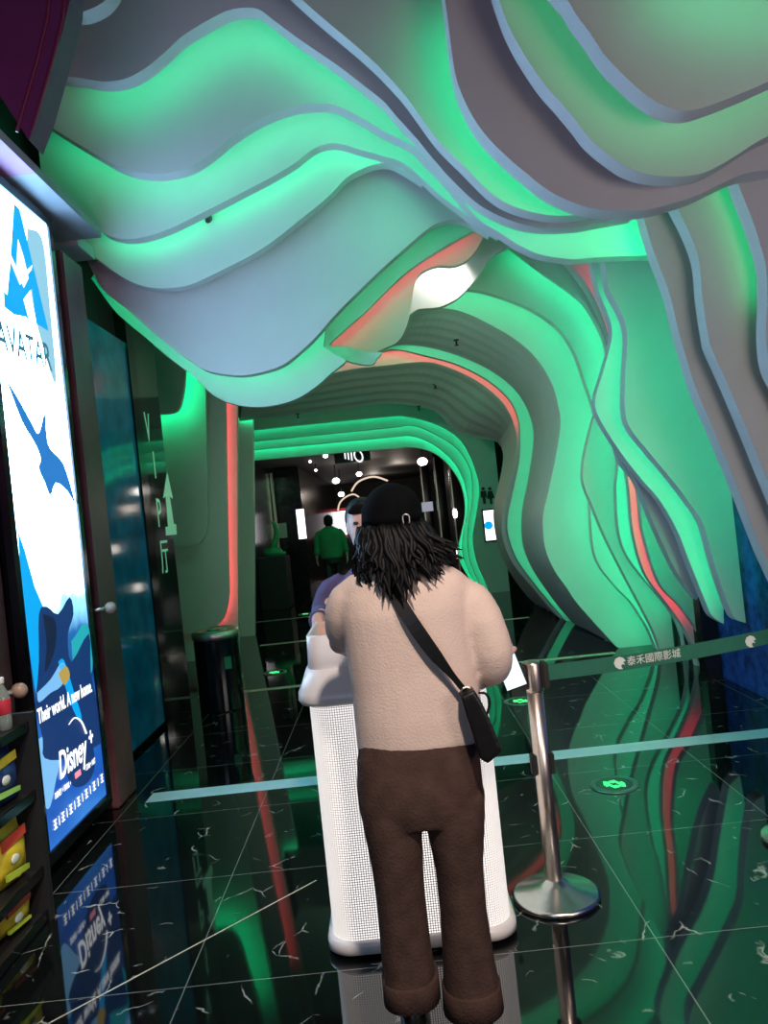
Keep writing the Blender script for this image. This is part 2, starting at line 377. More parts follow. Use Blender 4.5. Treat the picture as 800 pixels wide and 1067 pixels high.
panel('salmon pink lit panel with an S shaped edge under the slim green band', 6.0, .07,
      [(380, 372), (400, 363), (415, 355), (425, 335), (430, 307), (433, 292), (440, 283), (455, 277), (472, 277), (485, 272), (495, 262), (502, 250), (506, 238)],
      [(500, 190), (440, -60), (345, -60), (345, 362)])
panel('white lit panel below the salmon one, the brightest piece of the ceiling', 6.3, .07,
      [(412, 338), (428, 327), (437, 322), (457, 320), (475, 312), (487, 301), (500, 285), (510, 270), (520, 262), (532, 256)],
      [(525, 200), (500, -60), (430, -60), (405, 300)], True, 'led_g2', rng=(.45, 1))
# --- hanging right panels
panel('nearest hanging right panel, dark grey at the right edge of the view', 3.76, .10,
      [(755, 150), (765, 180), (772, 200), (784, 230), (793, 258), (798, 280), (799, 310), (798, 340), (799, 365), (803, 385), (815, 410), (850, 480), (900, 580)],
      [w(2.4, .9), w(2.4, TOP), (745, 100)], True, 'led_g3', rng=(.0, .5))
panel('second hanging right panel, brown face with green top and pale blue left edge', 3.97, .10,
      [(690, 170), (700, 205), (707, 220), (717, 240), (728, 270), (732, 310), (738, 350), (742, 365), (760, 405), (785, 465), (800, 502), (825, 560), (860, 630)],
      [w(2.4, .7), w(2.4, TOP), (685, 120)])
panel('third hanging right panel, narrow dark brown face between two pale edges', 4.18, .10,
      [(663, 190), (668, 215), (671, 229), (682, 265), (697, 305), (707, 345), (713, 366), (725, 405), (745, 452), (765, 500), (787, 557), (800, 588), (830, 650)],
      [w(2.4, .6), w(2.4, TOP), (660, 140)], True, 'led_x', rng=(.05, .95))
panel('broad green hanging right panel ending in a pointed grey foot above the floor', 5.0, .10,
      [(622, 240), (630, 275), (634, 300), (647, 325), (653, 345), (653, 365), (651, 397), (651, 428), (657, 447), (675, 470), (700, 500), (717, 522), (732, 545), (742, 580), (752, 612), (762, 638), (768, 646), (777, 649)],
      [w(2.26, 1.61), w(2.26, TOP), (622, -60)], True, 'led_g', rng=(.08, .9))
panel('thin green hanging right panel with a pointed foot left of the broad one', 5.27, .10,
      [(610, 245), (617, 276), (625, 307), (636, 335), (637, 355), (628, 388), (620, 417), (625, 437), (647, 472), (668, 499), (687, 521), (705, 552), (720, 590), (735, 627), (742, 642), (754, 650)],
      [w(2.27, .9), w(2.27, TOP), (612, -60)])
panel('narrow brown grey hanging panel peeking out behind the thin green one', 5.5, .10,
      [(640, 455), (647, 481), (663, 502), (682, 548), (700, 587), (712, 607), (726, 625)],
      [w(2.3, .95), w(2.3, TOP), (665, 250)], True, 'led_x', rng=(.05, .93))
panel('right wall panel lit green beside the dark corner post', 6.12, .08,
      [(622, 252), (640, 320), (650, 400), (657, 460), (664, 500), (667, 525), (671, 557), (687, 607), (710, 633), (730, 661)],
      [w(XR, .5), w(XR, TOP), (620, -60)], True, 'led_r', rng=(.0, .95), inset=.03)
panel('right wall panel with the coral red glowing stripe', 6.32, .08,
      [(580, 250), (597, 279), (611, 296), (628, 330), (640, 380), (645, 430), (650, 475), (655, 505), (660, 555), (672, 597), (692, 625), (710, 650), (720, 670), (728, 690), (731, 700)],
      [w(XR, 0), w(XR, TOP), (580, -60)], True, 'led_g', rng=(.1, .8), inset=.03)
panel('slim green right wall panel just left of the red stripe', 6.55, .08,
      [(580, 262), (604, 292), (620, 318), (636, 362), (641, 420), (644, 482), (642, 510), (645, 555), (654, 580), (670, 602), (687, 622), (702, 642), (712, 665), (718, 690)],
      [w(XR, 0), w(XR, TOP), (585, -60)], True, 'led_g2', inset=.04, rng=(.3, .88))
panel('pale mint wall panel with a narrow neck where two curves cross on the right', 6.8, .09,
      [(530, 255), (562, 280), (600, 307), (615, 324), (631, 357), (632, 385), (626, 415), (618, 438), (610, 470), (607, 495), (610, 510), (616, 524), (630, 558), (647, 592), (667, 630), (682, 660), (690, 685)],
      [w(XR, 0), w(XR, TOP), w(.95, TOP)], True, 'led_g', inset=.04)
panel('outer arch panel, light green, reaching from the bright white piece to the floor', 7.05, .09,
      [(440, 300), (485, 301), (512, 306), (550, 320), (580, 340), (595, 360), (603, 378), (609, 397), (616, 417), (622, 440), (622, 480), (616, 510), (615, 527), (618, 570), (625, 590), (632, 600), (645, 615), (657, 627), (667, 642), (676, 657), (685, 679)],
      [w(XR, 0), w(XR, TOP), w(.25, TOP)], True, 'led_g', inset=.04)
G2c = [(400, 334), (430, 325), (457, 321), (482, 325), (512, 339), (540, 356), (560, 375), (575, 400), (582, 425), (584, 440), (581, 465), (572, 510), (566, 535), (566, 555), (569, 575), (578, 595), (590, 612), (600, 627), (620, 650), (645, 677)]
panel('vivid teal green arch panel standing on the floor around the grey tunnel', 7.35, .10, G2c, [w(XR, 0), w(XR, TOP), w(-.1, TOP)])
G3c = [(392, 366), (415, 360), (440, 361), (475, 370), (507, 384), (532, 402), (547, 422), (555, 445), (555, 467), (550, 500), (544, 530), (543, 550), (545, 570), (552, 588), (560, 602), (580, 630), (599, 652)]
A1 = resamp(catmull([(x, y, 0) for x, y in G2c], 6), 70); A2 = resamp(catmull([(x, y, 0) for x, y in G3c], 6), 70)
def lining(label, A, B, Y0, Y1, close, n=20, rip=.008, led=None, rng=(0, 1)):
    """one solid ring of tunnel lining whose inner face runs from curve A (at Y0) to curve B (at Y1) in soft steps"""
    bm = newbm(); rows = []; polys = []
    for k in range(n+1):
        t = k/n; Yk = Y0+(Y1-Y0)*t; s_ = min(1, max(0, t+rip*math.sin(2*PI*5*t)))
        C = [xz(((1-s_)*p.x+s_*q.x, (1-s_)*p.y+s_*q.y), Yk) for p, q in zip(A, B)]
        P = C+[xz(c, Yk) for c in close]; polys.append((P, C)); rows.append([bm.verts.new((p.x, Yk, p.y)) for p in P])
    m = len(rows[0])
    for i in range(n):
        for j in range(m):
            k = (j+1) % m; bm.faces.new((rows[i][j], rows[i][k], rows[i+1][k], rows[i+1][j]))
    for r, (P, C) in ((rows[0], polys[0]), (rows[-1], polys[-1])):
        for tri in tessellate_polygon([P]):
            try: bm.faces.new([r[i] for i in tri])
            except ValueError: pass
    bmesh.ops.recalc_face_normals(bm, faces=bm.faces[:])
    o = tag(mk('wave_panel', bm, M['panel'], origin=(XR-.5, Y0, 0)), label, 'wave panel', PG)
    if led:
        C = polys[-1][1]; seq = resamp(C[int(len(C)*rng[0]):int(len(C)*rng[1])], 24); rw = []
        for i, p in enumerate(seq):
            d = (seq[min(i+1, 23)]-seq[max(i-1, 0)]).normalized(); nn_ = Vector((-d.y, d.x, 0)); q = p+nn_*.04; r = p+nn_*.062
            rw.append([(q.x, Y1+.001, q.y), (q.x, Y1+.013, q.y), (r.x, Y1+.013, r.y), (r.x, Y1+.001, r.y)])
        lb = newbm(); loft(lb, rw); bmesh.ops.recalc_face_normals(lb, faces=lb.faces[:])
        q_ = mk('light_strip', lb, M[led], o); q_['label'] = 'lit green light strip behind the edge'
    return o
lining('thick grey stepped lining inside the teal arch, running to the floor', A1, A2, 7.47, 8.9, [w(XR, 0), w(XR, TOP), w(-.2, TOP)], led='led_g')
G4c = [(340, 374), (395, 366), (415, 364), (442, 370), (475, 379), (507, 395), (530, 415), (540, 435), (542, 455), (541, 480), (535, 510), (529, 540), (530, 560), (540, 585), (560, 612), (585, 642), (598, 657)]
panel('narrow bright green ribbon arch inside the grey tunnel steps', 9.2, .09, G4c, [w(XR, 0), w(XR, TOP), w(-.75, TOP)], True, 'led_r', rng=(.0, .48), inset=.03)
G5a = [(255, 406), (300, 398), (340, 390), (370, 384), (400, 381), (440, 377), (462, 381), (490, 393), (512, 408), (527, 424), (536, 444), (538, 465), (534, 490), (527, 518), (523, 542), (524, 562), (534, 587), (556, 614), (580, 642), (594, 655)]
G5c = [(250, 439), (300, 433), (350, 427), (400, 421), (437, 424), (455, 430), (467, 442), (480, 452), (500, 457), (517, 460), (523, 468), (524, 480), (520, 502), (515, 522), (514, 540), (517, 562), (522, 577), (532, 598), (550, 622), (572, 641), (590, 652)]
A1 = resamp(catmull([(x, y, 0) for x, y in G5a], 6), 80); A2 = resamp(catmull([(x, y, 0) for x, y in G5c], 6), 80)
lining('thick brownish stepped lining inside the green ribbon arch', A1, A2, 9.42, 10.7, [w(XR, 0), w(XR, TOP), w(-2.2, TOP)], led='led_m', rng=(0, .8))
W1 = [(240, 451), (262, 448), (400, 434), (425, 434), (450, 440), (470, 450), (485, 465), (496, 490), (500, 510), (497, 535), (493, 560), (497, 585), (508, 612), (512, 622)]
W2 = [(240, 463), (262, 460), (400, 446), (430, 443), (455, 453), (475, 466), (488, 484), (492, 500), (492, 520), (489, 540), (487, 560), (490, 585), (503, 616), (506, 624)]
W3 = [(240, 472), (262, 469), (400, 456), (428, 454), (450, 462), (470, 478), (481, 495), (487, 515), (487, 535), (483, 555), (482, 575), (487, 592), (500, 618), (503, 624)]
W4 = [(240, 482), (262, 480), (400, 468), (430, 466), (450, 471), (465, 482), (478, 500), (484, 520), (484, 540), (480, 558), (477, 575), (481, 590), (499, 618), (501, 624)]
for Yw, cv, lb, xr, ledm in ((12.8, W1, 'grey end wall panel carrying the restroom sign, green along its top', 1.95, 'led_g2'),
                       (13.02, W2, 'outermost thin arch of the far opening, tinted pinkish brown', 1.8, 'led_g2'),
                       (13.24, W3, 'middle thin green arch of the far opening', 1.75, 'led_g'),
                       (13.46, W4, 'innermost thin green arch of the far opening', 1.7, None)):
    panel(lb, Yw, .1, cv, [w(xr, 0), w(xr, TOP), w(-2.8, TOP)], ledm is not None, ledm or 'led_g', inset=.04)
# --- left pillar layers
panel('folded brown leaf panel at the top of the left pillar', 8.4, .07, [(196, 340), (193, 385), (191, 408), (186, 426), (175, 431), (150, 431)], [(120, 431), (120, 250), (196, 250)], True, 'led_x', smooth=True)
panel('short green left pillar panel with a rounded lower corner', 8.7, .07, [(213, 340), (214, 400), (215, 470), (216, 540), (212, 560), (200, 568), (160, 569)], [(110, 569), (110, 250), (213, 250)])
panel('tall green grey left pillar panel with rounded foot beside the red light line', 9.0, .07, [(234, 360), (235, 415), (236, 500), (238, 600), (238, 622), (233, 643), (221, 655), (205, 660), (160, 664)], [(120, 664), (120, 250), (233, 250)], True, 'led_r', inset=.025, rng=(.0, .72))
panel('left pillar panel standing on the floor that glows red along one side', 9.16, .08, [(246, 360), (247, 420), (247.5, 560), (248, 640), (249, 690)], [w(-2.9, 0), w(-2.9, TOP), (245, 250)], smooth=False)
panel('rearmost plain green grey panel of the left pillar', 10.75, .1, [(262, 380), (263, 420), (264, 500), (265, 600), (266, 670)], [w(-2.9, 0), w(-2.9, TOP), (262, 200)], smooth=False)

# ------------------------------------------------------------------ room shell
def sbox(name, mat, *a, bev=0.0): return struct(mk(name, box(newbm(), *a, bev=bev), M[mat], origin=((a[0]+a[1])/2, (a[2]+a[3])/2, a[4])))
fl = newbm(); box(fl, -6, 6, -5, 30, -.1, 0); struct(mk('floor', fl, M['floor']))
sbox('ceiling', 'ceil', -6, 6, -5, 13.6, TOP+.01, TOP+.1)
sbox('ceiling_corridor', 'ceil', -4, 4, 13.6, 30, 2.72, 2.8)
sbox('wall_back', 'darkwall', -6, 6, -5.1, -5, 0, TOP)
sbox('wall_end', 'ceil', -4, 4, 29, 29.1, 0, 2.72)
sbox('wall_right', 'bluewall', 2.45, 2.55, -5, 5.9, 0.0, TOP)
sbox('wall_right_far', 'darkwall', 2.45, 2.55, 5.95, 13.6, 0, TOP)
sbox('trim_1', 'black', 2.32, 2.44, 5.86, 5.98, 0, 1.6)
sbox('wall_left_near', 'blackm', -2.6, -2.0, -5, 4.75, 0, TOP)
sbox('wall_left', 'blackm', -2.2, -2.0, 4.75, 7.0, 0, TOP)
sbox('window_1', 'blueglass', -2.0, -1.93, 4.78, 6.18, .04, 3.1)
sbox('trim_2', 'black', -2.0, -1.914, 6.18, 6.36, 0, 3.4)
sbox('wall_left_marble', 'vipwall', -2.0, -1.92, 6.36, 6.95, 0, 3.3)
sbox('wall_left_far', 'darkwall', -3.1, -3.0, 7.0, 13.6, 0, TOP)
sbox('trim_3', 'brown', -1.98, -1.68, 4.40, 4.70, 0, 3.22, bev=.01)
sbox('trim_4', 'brown', -1.98, -1.74, 2.9, 3.46, 0, 3.25, bev=.01)
sbox('trim_5', 'soffit', -1.99, -1.55, 3.83, 4.72, 3.39, 3.44); sbox('trim_12', 'mauve', -1.99, -1.55, 1.9, 3.83, 3.39, 3.44); sbox('trim_13', 'greyp', -1.99, -1.70, 4.72, 5.0, 3.36, 3.44)           # soffit over the screen
# corridor beyond the far opening
sbox('wall_corridor_left', 'darkwall', -3.6, -1.75, 16.6, 28.9, 0, 2.7)
sbox('wall_corridor_side', 'darkwall', -3.0, -2.35, 13.6, 16.6, 0, 2.7)
sbox('wall_corridor_right', 'darkwall', 1.62, 2.6, 13.6, 28.9, 0, 2.7)
sbox('trim_6', 'chrome', -2.33, -2.28, 16.3, 16.36, 0, 2.6)
# pale stone bands across the floor
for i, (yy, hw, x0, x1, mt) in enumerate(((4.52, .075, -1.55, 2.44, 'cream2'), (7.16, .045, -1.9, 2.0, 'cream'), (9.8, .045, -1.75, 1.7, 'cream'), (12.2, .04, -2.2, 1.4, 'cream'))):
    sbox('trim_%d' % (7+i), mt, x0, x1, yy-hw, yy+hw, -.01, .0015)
d = newbm(); p0 = Vector((-1.25, 2.48, 0)); p1 = Vector((-.45, 3.27, 0)); dn = Vector((-.7, .7, 0))*.003
prism(d, [(p0.x-dn.x, p0.y-dn.y), (p1.x-dn.x, p1.y-dn.y), (p1.x+dn.x, p1.y+dn.y), (p0.x+dn.x, p0.y+dn.y)], lambda s, t, h: (s, t, h), -.01, .001)
struct(mk('trim_11', d, M['cream']))

# purple fin at the top left
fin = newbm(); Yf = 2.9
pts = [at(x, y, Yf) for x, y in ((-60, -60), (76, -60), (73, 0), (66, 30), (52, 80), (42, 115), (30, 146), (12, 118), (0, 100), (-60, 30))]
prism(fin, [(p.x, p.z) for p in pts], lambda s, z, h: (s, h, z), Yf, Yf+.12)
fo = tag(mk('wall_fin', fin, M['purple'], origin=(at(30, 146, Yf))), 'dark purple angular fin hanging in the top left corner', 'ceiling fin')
rb = newbm()
for dx in (0, 16):
    a = [at(x-dx, y, Yf) for x, y in ((72, -40), (66, 20), (56, 62), (45, 100), (34, 138))]
    tube(rb, [p+Vector((0, -.004, 0)) for p in a], .006, 6)
rr = mk('ridge', rb, pmat('mauve_ridge', (.2, .045, .075), .4, noise=.05), fo)

# ------------------------------------------------------------------ LED screen on the left
XS = -1.70
scr = thing('led_screen', (XS-.05, 3.9, .09), 'tall lit screen showing a blue and white film poster', 'screen')
Y0, Y1, Z0, Z1 = 3.53, 4.27, .13, 3.31
b = newbm(); box(b, XS-.1, XS-.004, Y0-.05, Y1+.05, Z0-.06, Z1+.05, .006); mk('frame', b, M['black'], scr)
b = newbm()
for a in ((Y0-.05, Y0, Z0-.06, Z1+.05), (Y1, Y1+.05, Z0-.06, Z1+.05)): box(b, XS-.01, XS+.012, a[0], a[1], a[2], a[3])
for a in ((Z0-.06, Z0), (Z1, Z1+.05)): box(b, XS-.01, XS+.012, Y0, Y1, a[0], a[1])
mk('bezel', b, M['black'], scr)
b = newbm(); box(b, XS-.01, XS, Y0, Y1, Z0, Z1); disp = mk('display', b, M['screen'], scr)
def sm(h):                                     # flat artwork at height h above the display
    return lambda s, t, z: (XS+h+z, s, t)
def art(name, pts, mat, h=.002, smooth=0):
    q = [onX(x, y, XS) for x, y in pts]; P = [(v.y, v.z) for v in q]
    P = [(min(max(s, Y0+.003), Y1-.003), t) for s, t in P]
    if smooth:
        c = catmull([(s, t, 0) for s, t in P+[P[0]]], smooth); P = [(v.x, v.y) for v in c[:-1]]
    bm = prism(newbm(), P, lambda s, t, z: (XS+z, s, t), h-.0008, h)
    return mk(name, bm, M[mat], disp)
def stxt(name, s, px, py, size, mat, h=.0045, shear=0, sx=1.0, bold=0.0, sl=0.0):
    c = onX(px, py, XS)
    bm = text_bm(s, size, lambda x, y, z: (XS+h+z*.3, c.y+x*sx, c.z+y+sl*x), shear=shear, bold=bold)
    return mk(name, bm, M[mat], disp)
art('cloud', [(28, 238), (44, 250), (52, 320), (58, 400), (40, 345), (30, 290)], 'pic_grey', .0012, 5)
art('emblem', [(14, 212), (20, 218), (50, 345), (37, 337), (33, 300), (24, 312), (20, 325), (6, 318), (10, 275)], 'pic_cyan', .003)
art('emblem_cutout', [(18, 249), (24, 268), (29, 290), (24, 300), (16, 280)], 'pic_white', .0042)
art('emblem_slash', [(9, 262), (20, 288), (33, 276), (32, 281), (20, 297), (9, 270)], 'pic_white', .0048)
art('emblem_foot', [(3, 304), (10, 310), (20, 324), (24, 312), (30, 335), (26, 330), (14, 328), (4, 320)], 'pic_cyan', .0036)
stxt('title_text', 'AVATAR', 26, 363, .20, 'pic_ink', sx=.76, bold=.002)
# generic flying birds, a spire and rocks in place of the film's artwork
art('bird', [(6, 395), (20, 418), (32, 440), (40, 452), (46, 430), (48, 452), (52, 468), (66, 484), (78, 525), (70, 512), (58, 503), (52, 516), (46, 502), (40, 488), (42, 478), (36, 462), (22, 438)], 'pic_blue', .0025, 3)
art('spire', [(18, 552), (26, 575), (36, 612), (48, 640), (60, 668), (68, 690), (60, 722), (40, 735), (36, 716), (28, 660), (22, 610)], 'pic_cyan', .002)
art('rock', [(36, 735), (40, 690), (40, 640), (48, 632), (60, 640), (72, 622), (76, 640), (70, 662), (74, 690), (92, 660), (94, 700), (100, 730), (104, 760), (104, 775), (70, 790), (46, 790), (44, 770)], 'pic_deep', .003, 3)
art('far_trees', [(74, 668), (80, 660), (86, 650), (93, 655), (98, 690), (92, 705), (78, 702)], 'pic_teal', .0026, 3)
art('bough', [(38, 722), (52, 708), (64, 690), (70, 702), (62, 716), (52, 722), (40, 732)], 'pic_pale', .0036, 3)
art('branch', [(60, 690), (66, 688), (76, 720), (84, 745), (82, 752), (72, 730)], 'pic_cyan', .0036, 3)
art('trunk', [(44, 640), (56, 645), (58, 668), (52, 690), (46, 700), (48, 672)], 'pic_dark', .0038, 3)
art('flower', [(60, 702), (68, 694), (72, 704), (66, 714)], 'pic_gold', .0042, 3)
art('mist', [(40, 770), (48, 766), (56, 770), (62, 792), (58, 812), (52, 840), (46, 838), (42, 800)], 'pic_pale', .0022, 4)
art('shade', [(62, 770), (78, 755), (94, 770), (98, 800), (88, 818), (72, 815)], 'pic_deep', .0024, 4)
stxt('tagline_text', 'Their world. A new home.', 69, 730, .098, 'pic_white', sx=.62, bold=.0015)
arc = newbm(); ac = [onX(x, y, XS+.006) for x, y in ((72, 755), (78, 748), (85, 752), (90, 764))]
tube(arc, [(XS+.005, p.y, p.z) for p in catmull(ac, 6)], [.002+.004*i/18 for i in range(19)], 6); mk('logo_arc', arc, M['pic_white'], disp)
stxt('logo_text', 'Disney', 75, 789, .185, 'pic_white', shear=.18, sx=.66, bold=.003)
stxt('logo_plus', '+', 94, 769, .13, 'pic_white', sx=.8, bold=.003)
stxt('brands_text', 'DISNEY + PIXAR +', 65, 823, .042, 'pic_white', sx=.55); stxt('brands_text', '+ STAR + NAT', 93, 797, .042, 'pic_white', sx=.55)
art('brand_mark', [(77, 806), (83, 801), (84, 807), (78, 812)], 'pic_red', .004)
for i in range(7):
    c = onX(57+8.1*i, 859-8.0*i, XS); g = newbm()
    gl = [(-.016, -.022), (.016, -.022), (.016, -.016), (.004, -.016), (.004, -.003), (.012, -.003), (.012, .003), (.004, .003), (.004, .016), (.014, .016), (.014, .022), (-.014, .022), (-.014, .016), (-.004, .016), (-.004, .003), (-.012, .003), (-.012, -.003), (-.004, -.003), (-.004, -.016), (-.016, -.016)]
    mk('credit_glyph', prism(g, [(c.y+p, c.z+q) for p, q in gl], sm(0), .003, .005), M['pic_white'], disp)
    if i < 6:
        e = onX(57+8.1*i+4, 859-8.0*i-4, XS); mk('credit_slash', box(newbm(), XS+.003, XS+.005, e.y-.002, e.y+.002, e.z-.022, e.z+.022), M['pic_white'], disp)
# peg knobs
def peg(c, lbl, L):
    r = thing('wall_peg', c, lbl, 'knob', 'round ended pegs beside the screens')
    c = Vector(c)
    b = newbm(); tube(b, [c+Vector((0, 0, 0)), c+Vector((L*.6, L*.5, 0))], .012, 10); mk('bar', b, M['chrome'], r, smooth=True)
    b = newbm(); ball(b, c+Vector((L*.6, L*.5, 0)), .034, 16); mk('knob', b, M['knob'], r, smooth=True)
peg(onX(98, 636, XS+.012), 'round ended peg on the right edge of the bright screen', .12)
peg((-1.74, 3.30, .92), 'round ended peg on the brown panel above the bottles', .12)

# VIP sign on the marble wall
vs = thing('vip_sign', (-1.92, 6.6, 1.2), 'mint green vertical lettering and bent arrow on dark marble wall', 'sign')
XV = -1.918
for ch, px, py, size, sx in (('V', 154, 447, .36, .62), ('I', 161, 486, .34, .8), ('P', 166, 536, .36, .75), ('厅', 172, 582, .33, .75)):
    c = onX(px, py, XV)
    mk('letter', text_bm(ch, size, lambda x, y, z: (XV+z, c.y+x*sx, c.z+y), bold=-.001), M['vip'], vs)
q = [onX(x, y, XV) for x, y in ((174, 492), (180, 520), (176.5, 517), (181, 546), (183.5, 546), (184, 557), (173, 558), (172.6, 549), (175.2, 549), (172.5, 517), (170, 519))]
mk('arrow', prism(newbm(), [(v.y, v.z) for v in q], lambda s, t, h: (XV+h, s, t), -.001, .002), M['vip'], vs)

# ------------------------------------------------------------------ litter bin
bx, by = -1.55, 6.6
bin_ = thing('litter_bin', (bx, by, 0), 'black cylindrical litter bin beside the marble wall', 'bin')
b = newbm(); lathe(b, bx, by, [(.185, 0), (.19, .01), (.19, .60), (.182, .61)], 40); mk('body', b, M['black'], bin_, smooth=False)
b = newbm(); lathe(b, bx, by, [(.192, .61), (.20, .62), (.20, .665), (.17, .685), (.10, .66), (.09, .64)], 40); mk('rim', b, M['chrome'], bin_, smooth=True)
b = newbm(); lathe(b, bx, by, [(.10, .655), (.10, .668), (.04, .69), (.01, .692)], 24); mk('ashtray_lid', b, M['steelbase'], bin_, smooth=True)
b = newbm()
c = Vector((bx+.11, by-.165, .4)); box(b, c.x-.02, c.x+.035, c.y-.006, c.y+.012, .36, .46); mk('sticker', b, M['greenpaint'], bin_)

# ------------------------------------------------------------------ snack shelf
sh = thing('snack_shelf', (-1.78, 2.75, 0), 'dark low shelf unit of snacks at the bottom left', 'shelf')
SX0, SX1, SY0, SY1 = -1.98, -1.555, 1.97, 3.165
b = newbm(); box(b, SX0, SX1+.02, SY1, SY1+.03, 0, .86); mk('side_panel', b, M['blackm'], sh)
b = newbm(); box(b, SX0, SX1+.02, SY0-.03, SY0, 0, .86); mk('side_panel', b, M['blackm'], sh)
b = newbm(); box(b, SX0-.012, SX0, SY0, SY1, 0, .86); mk('back_panel', b, M['blackm'], sh)
for z in (.03, .21, .525, .81):
    b = newbm(); box(b, SX0, SX1, SY0, SY1, z-.025, z)
    s_ = mk('shelf_board', b, M['blackm'], sh)
    b = newbm(); box(b, SX1, SX1+.008, SY0, SY1, z-.022, z+.016); mk('price_rail', b, M['black'], s_)
def pillow(bm, c, wd, ht, th, yaw, lean, n=14):
    c = Vector(c); rot = Matrix.Rotation(yaw, 3, 'Z') @ Matrix.Rotation(lean, 3, 'X')
    rows = []
    for i in range(n+1):
        t = i/n; v = (t-.5)*ht
        puff = th*max(.04, math.sin(PI*min(1, max(0, (t-.06)/.88)))**.6) if .06 < t < .94 else th*.04
        wv = wd*(1-.08*math.sin(PI*t))
        row = []
        for j in range(20):
            a = 2*PI*j/20; x = wv/2*math.copysign(abs(math.cos(a))**.8, math.cos(a)); y = puff/2*math.sin(a)+.004*math.sin(5*a+i)
            row.append(c+rot @ Vector((x, y, v)))
        rows.append(row)
    loft(bm, rows); return rot
def snack(c, wd, ht, th, yaw, lean, mats, lbl, grp):
    c = Vector(c); r = thing('snack_bag', c-Vector((0, 0, ht/2)), lbl, 'snack bag', grp)
    b = newbm(); rot = pillow(b, c, wd, ht, th, yaw, lean); mk('packet', b, M[mats[0]], r, smooth=True)
    b = newbm()
    q = [c+rot @ Vector((x, -th*.5-.002, z)) for x, z in ((-wd*.3, -ht*.34), (wd*.22, -ht*.36), (wd*.24, -ht*.29), (-wd*.3, -ht*.25))]
    vv = [b.verts.new(p) for p in q]; b.faces.new(vv)
    ext = bmesh.ops.extrude_face_region(b, geom=b.faces[:]); bmesh.ops.translate(b, vec=rot @ Vector((0, .012, 0)), verts=[g for g in ext['geom'] if isinstance(g, bmesh.types.BMVert)])
    mk('lower_stripe', b, M[mats[2]], r)
    b = newbm()
    q = [c+rot @ Vector((x, -th*.5-.003, z)) for x, z in ((-wd*.3, ht*.08), (wd*.3, ht*.16), (wd*.32, ht*.3), (-wd*.28, ht*.24))]
    vv = [b.verts.new(p) for p in q]; b.faces.new(vv)
    ext = bmesh.ops.extrude_face_region(b, geom=b.faces[:]); bmesh.ops.translate(b, vec=rot @ Vector((0, .006, 0)), verts=[g for g in ext['geom'] if isinstance(g, bmesh.types.BMVert)])
    mk('label_panel', b, M[mats[1]], r)
    b = newbm()
    ball(b, c+rot @ Vector((-.02*wd, -th*.48, -ht*.1)), wd*.09, 12, (.3, 1.5, .9))
    mk('printed_motif', b, M['print'], r, smooth=True)
yw = PI/2
for k, (y, lb) in enumerate(((2.22, 'blue patterned snack bag lying farthest left on the second shelf'), (2.49, 'blue patterned snack bag in the middle of the second shelf'), (2.76, 'blue patterned snack bag second from the post end'), (3.03, 'blue patterned snack bag against the end panel'))):
    snack((-1.648, y, .525+.128), .25, .24, .13, yw-.15, -.15, ('bluefoil', 'yellow', 'greenlabel'), lb, 'blue snack bags')
for k, (y, lb) in enumerate(((2.22, 'yellow snack bag at the left of the third shelf'), (2.49, 'yellow snack bag in the middle of the third shelf'), (2.76, 'yellow and lime snack bag next to last on the third shelf'), (3.03, 'yellow snack bag at the post end of the third shelf'))):
    snack((-1.648, y, .21+.138), .25, .26, .14, yw-.15, -.12, ('yellow' if k != 2 else 'lime', 'redfoil', 'lime'), lb, 'yellow snack bags')
for k, (y, lb) in enumerate(((2.22, 'yellow snack bag at the left of the lowest shelf'), (2.49, 'red and yellow snack bag second from left on the lowest shelf'), (2.76, 'yellow snack bag second from the end of the lowest shelf'), (3.03, 'yellow snack bag at the post end of the lowest shelf'))):
    snack((-1.648, y, .03+.077), .25, .14, .12, yw-.15, -.1, ('yellow' if k != 1 else 'redfoil', 'redfoil' if k != 1 else 'yellow', 'lime'), lb, 'yellow snack bags')
def bottle(x, y, z, lab, lbl):
    r = thing('drink_bottle', (x, y, z), lbl, 'bottle', 'drink bottles on the top shelf')
    b = newbm(); lathe(b, x, y, [(.026, z), (.032, z+.006), (.032, z+.05), (.030, z+.06), (.032, z+.07), (.032, z+.13), (.026, z+.155), (.014, z+.18), (.013, z+.195)], 20); mk('body', b, M['bottle'], r, smooth=True)
    b = newbm(); lathe(b, x, y, [(.0325, z+.068), (.0335, z+.07), (.0335, z+.125), (.0325, z+.127)], 20); mk('label_wrap', b, M[lab], r, smooth=True)
    b = newbm(); lathe(b, x, y, [(.016, z+.19), (.017, z+.192), (.017, z+.212), (.015, z+.215)], 16); mk('cap', b, M['white'], r, smooth=True)
bottle(-1.62, 3.11, .811, 'redlabel', 'clear bottle with a red label at the end of the top shelf')
bottle(-1.63, 3.0, .811, 'greenlabel', 'clear bottle with a green label left of the red labelled one')
bottle(-1.62, 2.88, .811, 'redlabel', 'bottle at the left edge of the view on the top shelf')

